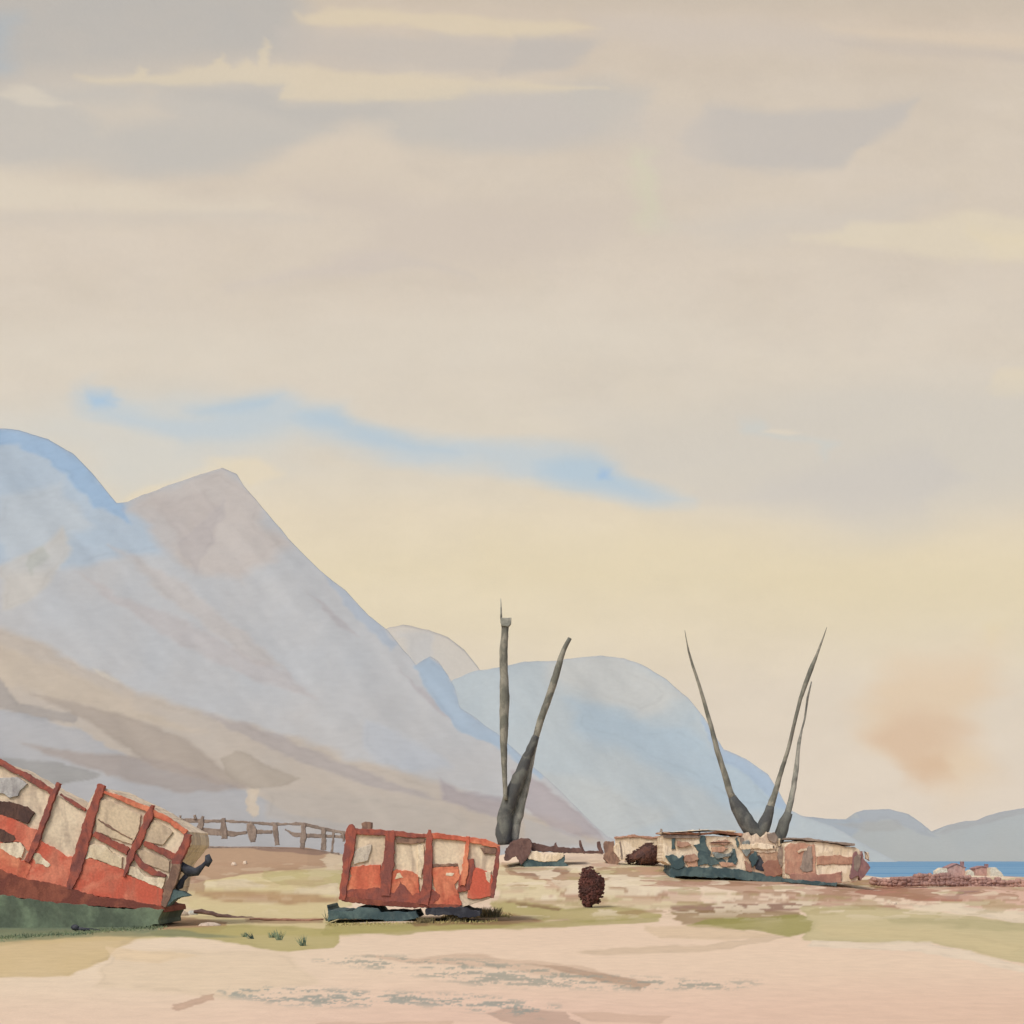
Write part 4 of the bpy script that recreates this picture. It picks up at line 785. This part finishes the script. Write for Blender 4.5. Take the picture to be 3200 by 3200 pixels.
def cottage(px0, px1, top, mid, base, Yh, label, gable):
    r = empty('shore_cottage', ((((px0 + px1) / 2 - 1600) * K * Yh), Yh, H + (HZ - base) * K * Yh)); tag(r, label, 'cottage')
    x0 = (px0 - 1600) * K * Yh; x1 = (px1 - 1600) * K * Yh; zb = H + (HZ - base) * K * Yh - 1; zm = H + (HZ - mid) * K * Yh; zt = H + (HZ - top) * K * Yh
    d = 6.; xm = (x0 + x1) / 2
    V = [(x0, Yh, zb), (x1, Yh, zb), (x1, Yh, zm), (x0, Yh, zm), (x0, Yh + d, zb), (x1, Yh + d, zb), (x1, Yh + d, zm), (x0, Yh + d, zm), (xm, Yh, zt - .2), (xm, Yh + d, zt - .2)]
    mesh('wall', V, [(0, 1, 2, 8, 3), (5, 4, 7, 9, 6), (1, 5, 6, 2), (4, 0, 3, 7), (3, 8, 9, 7), (8, 2, 6, 9)], M['pink'], r)
    e = .35
    V = [(x0 - e, Yh - .3, zm - .15), (xm, Yh - .3, zt), (x1 + e, Yh - .3, zm - .15), (x0 - e, Yh + d + .3, zm - .15), (xm, Yh + d + .3, zt), (x1 + e, Yh + d + .3, zm - .15)]
    V += [(v[0], v[1], v[2] + .3) for v in V]
    F = [(0, 3, 4, 1), (1, 4, 5, 2), (6, 7, 10, 9), (7, 8, 11, 10), (0, 1, 7, 6), (1, 2, 8, 7), (3, 9, 10, 4), (4, 10, 11, 5), (0, 6, 9, 3), (2, 5, 11, 8)]
    rf = mesh('roof', V, F, M['pinkroof'], r)
    c = gable
    V, F2 = slab_vf([(c - 5, top - 8), (c + 5, top - 8), (c + 5, top + 12), (c - 5, top + 12)], Yh + 2.2, 1.2, 0)
    o = mesh('chimney', V, F2, M['pinkroof'], rf); fixn(o)
    return r
c1 = cottage(2962, 3016, 2700, 2712, 2746, 552, 'left pink far cottage, on the shore by the blue sea', 3008)
c2 = cottage(3048, 3092, 2708, 2714, 2748, 556, 'right pink far cottage with a low roof, by the sea', 3084)
# pale outbuildings
def shelter(P, Yh, label):
    r = empty('outbuilding', pt(P[0][0], 2746, Yh)); tag(r, label, 'outbuilding')
    n = slab('wall', P, Yh, 4., M['cream_pale'], r, .5, 10)
shelter([(2924, 2746), (2926, 2722), (2942, 2712), (2960, 2714), (2961, 2746)], 549, 'pale cream lean-to at the left side of the left pink cottage')
shelter([(3022, 2748), (3024, 2724), (3034, 2718), (3044, 2726), (3046, 2748)], 549, 'pale cream hut between the two pink cottages')
shelter([(3094, 2748), (3096, 2712), (3112, 2710), (3130, 2726), (3144, 2748)], 549, 'pale cream lean-to at the right side of the right pink cottage')

# ------------------------------------------------------------------ rough stone wall at the right (stones in one wall)
def stone_wall(name, P, Y, label, sc=1.0, mats='stone'):
    """P: centre line of the wall top [(px, py, height px)]"""
    rnd = random.Random(len(P) * 7 + int(P[0][0])); V = []; F = []
    xs = [p[0] for p in P]; x = xs[0]
    while x < xs[-1]:
        yt = np.interp(x, xs, [p[1] for p in P]); hh = np.interp(x, xs, [p[2] for p in P]); w = rnd.uniform(9, 19) * sc
        y = yt + hh
        while y > yt:
            h = rnd.uniform(7, 11) * sc
            cx = x + rnd.uniform(-2, 2); q = pt(cx, y - h / 2, Y); lx = w * K * Y * .8; lz = h * K * Y * .85; ly = rnd.uniform(.15, .3)
            b0 = len(V); a = rnd.uniform(-.2, .2)
            for i in range(5):
                ph = -math.pi / 2 + math.pi * (i + .5) / 5
                for k in range(7):
                    th = 2 * math.pi * k / 7; j = rnd.uniform(.85, 1.12)
                    vx = math.copysign(abs(math.cos(ph) * math.cos(th)) ** .7, math.cos(th)) * lx * j; vy = math.cos(ph) * math.sin(th) * ly * j; vz = math.copysign(abs(math.sin(ph)) ** .7, math.sin(ph)) * lz * j
                    V.append((q.x + vx * math.cos(a) - vz * math.sin(a), q.y + vy, q.z + vx * math.sin(a) + vz * math.cos(a)))
            for i in range(4):
                for k in range(7): F.append((b0 + i * 7 + k, b0 + i * 7 + (k + 1) % 7, b0 + (i + 1) * 7 + (k + 1) % 7, b0 + (i + 1) * 7 + k))
            F.append(tuple(b0 + k for k in range(7))[::-1]); F.append(tuple(b0 + 28 + k for k in range(7)))
            y -= h * .92
        x += w * .9
    px = xs[0]; base = pt(px, P[0][1] + P[0][2], Y)
    o = mesh(name, V, F, M[mats], None, base=base, smooth=True); fixn(o); tag(o, label, 'stone wall')
stone_wall('stone_wall', [(2730, 2754, 10), (2790, 2752, 16), (2850, 2744, 24), (2880, 2736, 30), (2960, 2738, 28), (3030, 2744, 30), (3060, 2748, 30), (3120, 2754, 24), (3180, 2757, 22), (3300, 2762, 20)], hit(3000, 2770), 'low tumbled mauve stone wall in front of the pink cottages')

# ------------------------------------------------------------------ foreground bits
r0 = gpt(340, 2908)
Yk = r0.y
r = empty('iron_rod', r0); tag(r, 'thin black rod with a round knob lying on the grass below the large red boat', 'rod')
Yk = hit(350, 2914) - .0
joined_tubes('shaft', [[(244, 2902, 10), (300, 2908, 9), (360, 2912, 6), (460, 2918, 6), (462, 2920, 3)]], r0.y - .05, M['black'], r, jit=.2)
tube('knob', [(222, 2898, 6), (228, 2898, 17), (238, 2899, 20), (246, 2901, 12)], r0.y - .05, M['black'], r, sub=0)
def bits(name, P, mat, label, cat, rag=1.3, dep=.5):
    xs = [p[0] for p in P]; ys = [p[1] for p in P]; px = sum(xs) / len(xs); py = max(ys); Y = hit(px, py); b = gpt(px, py)
    V, F = slab_vf(P, Y - .05, dep, rag, 6); o = mesh(name, V, F, mat, None, base=b); fixn(o); tag(o, label, cat); return o
def logm(name, P, mat, label, cat):
    px = P[0][0]; py = P[0][1]; b = gpt(px, py); mx = (P[0][0] + P[-1][0]) / 2; my = (P[0][1] + P[-1][1]) / 2
    V, F = tube_vf(P, hit(mx, my + 5) - .05, jit=.3); o = mesh(name, V, F, mat, None, base=b, smooth=True); fixn(o); tag(o, label, cat)
logm('driftwood_log', [(606, 2850, 10), (630, 2848, 16), (680, 2860, 13), (740, 2868, 12), (800, 2872, 14), (880, 2876, 8)], paint('dark_log', (98, 78, 74), (120, 96, 88), 3), 'long dark driftwood log lying on the grass between the two red boats', 'log')
logm('driftwood_stick', [(780, 2872, 5), (860, 2874, 9), (960, 2876, 7), (1010, 2872, 4)], paint('brown_log', (146, 108, 90), (160, 124, 104), 3), 'thin reddish brown stick continuing right of the dark log', 'stick')
def boulder(px, py, w, h, mat, label, sd):
    rnd = random.Random(sd); b = gpt(px, py); Y = b.y; V = []; F = []; n = 14; m = 8
    rw = w * K * Y / 2; rh = h * K * Y
    for i in range(m):
        ph = math.pi / 2 * i / (m - 1)
        for k in range(n):
            th = 2 * math.pi * k / n; j = 1 + .12 * math.sin(3 * th + sd) + rnd.uniform(-.06, .06)
            V.append((b.x + math.cos(ph) * math.cos(th) * rw * j + .001, b.y + math.cos(ph) * math.sin(th) * rw * .8 * j, b.z - .03 + math.sin(ph) ** .8 * rh * (1 + rnd.uniform(-.05, .05))))
    for i in range(m - 1):
        for k in range(n): F.append((i * n + k, i * n + (k + 1) % n, (i + 1) * n + (k + 1) % n, (i + 1) * n + k))
    F.append(tuple(range(n))[::-1])
    o = mesh('boulder', V, F, mat, None, base=b, smooth=True); fixn(o); tag(o, label, 'stone')
boulder(545, 2860, 84, 22, M['stone_pale'], 'flat pale cream stone just right of the large red boat', 1)
boulder(600, 2858, 34, 16, paint('bluish_stone', (176, 178, 170), (196, 190, 174), 3), 'small bluish stone between the flat cream stone and the dark log', 2)
boulder(656, 2892, 70, 14, paint('grey_stone', (196, 180, 162), (180, 164, 148), 3), 'low greyish stone in the grass just below the dark log', 3)
boulder(731, 2704, 18, 12, M['stone_pale'], 'left of two tiny pale stones on the brown bank', 4)
boulder(766, 2700, 14, 12, M['stone_pale'], 'right of two tiny pale stones on the brown bank', 5)
boulder(2792, 2826, 26, 10, M['stone_pale'], 'small white stone on the red-brown ground in front of the stone wall', 6)

def tuft(px, py, w, h, mat, label, sd, n=26, lean=0., name='grass_tuft', cat='grass tuft', grp='blue green tufts by the log'):
    rnd = random.Random(sd); b = gpt(px, py); Y = b.y; s = K * Y; V = []; F = []
    for i in range(n):
        bx = rnd.uniform(-.5, .5) * w * s * .45; by = rnd.uniform(-.5, .5) * w * s * .5; a = rnd.uniform(-.5, .5) + lean; L = h * s * rnd.uniform(.5, 1.05); wd = rnd.uniform(2.0, 4.2) * s; yw = rnd.uniform(0, 3.14)
        cx, cy = math.cos(yw) * wd * .5, math.sin(yw) * wd * .5; k0 = len(V)
        for t in (0, .4, .75, 1):
            ox = math.sin(a) * L * t + math.sin(a) * L * .3 * t * t; oz = math.cos(a) * L * t; ww = (1 - t) ** .6 + .05
            V.append((b.x + bx + ox - cx * ww, b.y + by - cy * ww, b.z - .03 + oz)); V.append((b.x + bx + ox + cx * ww, b.y + by + cy * ww, b.z - .03 + oz))
        for j in range(3): F.append((k0 + 2 * j, k0 + 2 * j + 1, k0 + 2 * j + 3, k0 + 2 * j + 2))
    o = mesh(name, V, F, mat, None, base=b); tag(o, label, cat, grp); return o
tuft(765, 2928, 30, 24, M['tuft'], 'leftmost pale blue green grass tuft, left of the small black green one', 1)
tuft(790, 2934, 24, 30, M['tuft_dark'], 'small almost black green tuft leaning left beside the pale tufts', 2, lean=-.6)
tuft(850, 2930, 46, 26, M['tuft'], 'wide grey green tuft midway between the black green tuft and the tall one', 3, n=34)
tuft(872, 2938, 30, 40, M['tuft'], 'tallest grey green tuft, right end of the middle clump', 4, n=30)
tuft(950, 2956, 34, 40, M['tuft'], 'lone blue green tuft nearest the sand, right of all the others', 5, n=36, lean=-.15)
tuft(1020, 2878, 14, 44, M['tuft_dark'], 'thin dark tuft at the left tip of the teal keel', 6, n=12)
tuft(1430, 2880, 130, 34, M['olive'], 'olive brown scrub clump at the lower right corner of the upright red boat', 7, n=420, name='scrub_clump', cat='scrub', grp=None)
tuft(1530, 2866, 130, 38, M['olive'], 'low olive brown scrub clump just right of the upright red boat', 8, n=360, name='scrub_clump', cat='scrub', grp=None)
tuft(1330, 2884, 110, 22, M['olive'], 'small olive scrub growing under the middle of the upright red boat', 9, n=220, name='scrub_clump', cat='scrub', grp=None)

def verge(name, L, mat, label, sd, hh):
    """matted low grass nobody could count: one object"""
    rnd = random.Random(sd); V = []; F = []
    for (x0, y0, x1, y1, w, n) in L:
        for i in range(n):
            t = rnd.random(); px = x0 + (x1 - x0) * t; py = y0 + (y1 - y0) * t + rnd.gauss(0, w * .35)
            b = gpt(px, py); s_ = K * b.y; a = rnd.uniform(-1.1, 1.1); Lh = hh * s_ * rnd.uniform(.4, 1.1); yw = rnd.uniform(0, 3.14); wd = rnd.uniform(3, 6) * s_
            cx, cy = math.cos(yw) * wd * .5, math.sin(yw) * wd * .5; k0 = len(V)
            for tt in (0, .5, 1):
                ww = (1 - tt) ** .6 + .05; ox = math.sin(a) * Lh * tt; oz = math.cos(a) * Lh * tt
                V.append((b.x + ox - cx * ww, b.y - cy * ww, b.z - .02 + oz)); V.append((b.x + ox + cx * ww, b.y + cy * ww, b.z - .02 + oz))
            for j in range(2): F.append((k0 + 2 * j, k0 + 2 * j + 1, k0 + 2 * j + 3, k0 + 2 * j + 2))
    o = mesh(name, V, F, mat); tag(o, label, 'grass', kind='stuff')
verge('grass', [(-60, 2936, 300, 2914, 9, 900), (280, 2912, 520, 2898, 7, 600)], paint('dark_verge_grass', (98, 110, 88), (120, 130, 98), .6, k=.75), 'dark green grass along the foot of the large red boat', 5, 13)
verge('grass', [(1020, 2892, 1560, 2880, 6, 700), (1380, 2868, 1600, 2862, 9, 500)], paint('olive_verge_grass', (140, 128, 88), (166, 156, 104), .6, k=.8), 'olive grass along the foot of the upright red boat', 6, 11)
# ------------------------------------------------------------------ camera, light, air
cam = bpy.data.cameras.new('camera'); co = bpy.data.objects.new('camera', cam); COL.objects.link(co)
co.location = (0, 0, H); co.rotation_euler = (math.radians(90), 0, 0)
cam.sensor_width = 36; cam.lens = 36 / .728; cam.shift_y = (HZ - 1600) / 3200; cam.clip_end = 120000; cam.clip_start = .1
SC.camera = co
SUN_EL = 48; SUN_AZ = 215      # behind and to the left of the viewer
w = bpy.data.worlds.new('World'); SC.world = w; w.use_nodes = True
nt = w.node_tree; sk = nt.nodes.new('ShaderNodeTexSky'); sk.sky_type = 'NISHITA'; sk.sun_disc = False
sk.sun_elevation = math.radians(SUN_EL); sk.sun_rotation = math.radians(SUN_AZ); sk.dust_density = 3.0; sk.air_density = 1.0
bg = nt.nodes['Background']; nt.links.new(sk.outputs[0], bg.inputs[0]); bg.inputs[1].default_value = .12
sl = bpy.data.lights.new('sun', 'SUN'); sl.energy = 1.7; sl.angle = math.radians(18); sl.color = (1.0, .93, .84)
so = bpy.data.objects.new('sun', sl); COL.objects.link(so)
a = math.radians(SUN_AZ); e = math.radians(SUN_EL)
d = Vector((math.sin(a) * math.cos(e), math.cos(a) * math.cos(e), math.sin(e)))
so.rotation_euler = d.to_track_quat('Z', 'Y').to_euler()
HAZE = 2.5e-5
if HAZE:
    V = [(-9500, -60, -12), (9500, -60, -12), (9500, 11000, -12), (-9500, 11000, -12), (-9500, -60, 1250), (9500, -60, 1250), (9500, 11000, 1250), (-9500, 11000, 1250)]
    hm = bpy.data.materials.new('haze_air'); hm.use_nodes = True; N = hm.node_tree.nodes; N.remove(N['Principled BSDF'])
    pv = N.new('ShaderNodeVolumePrincipled'); pv.inputs['Color'].default_value = (.80, .86, .94, 1); pv.inputs['Density'].default_value = HAZE
    hm.node_tree.links.new(pv.outputs[0], N['Material Output'].inputs['Volume'])
    o = mesh('haze', V, [(0, 3, 2, 1), (4, 5, 6, 7), (0, 1, 5, 4), (1, 2, 6, 5), (2, 3, 7, 6), (3, 0, 4, 7)], hm); o['kind'] = 'stuff'
SC.render.engine = 'CYCLES'
SC.view_settings.view_transform = 'Standard'; SC.view_settings.look = 'None'; SC.view_settings.exposure = 0; SC.view_settings.gamma = 1
SC.render.resolution_x = 1024; SC.render.resolution_y = 1024
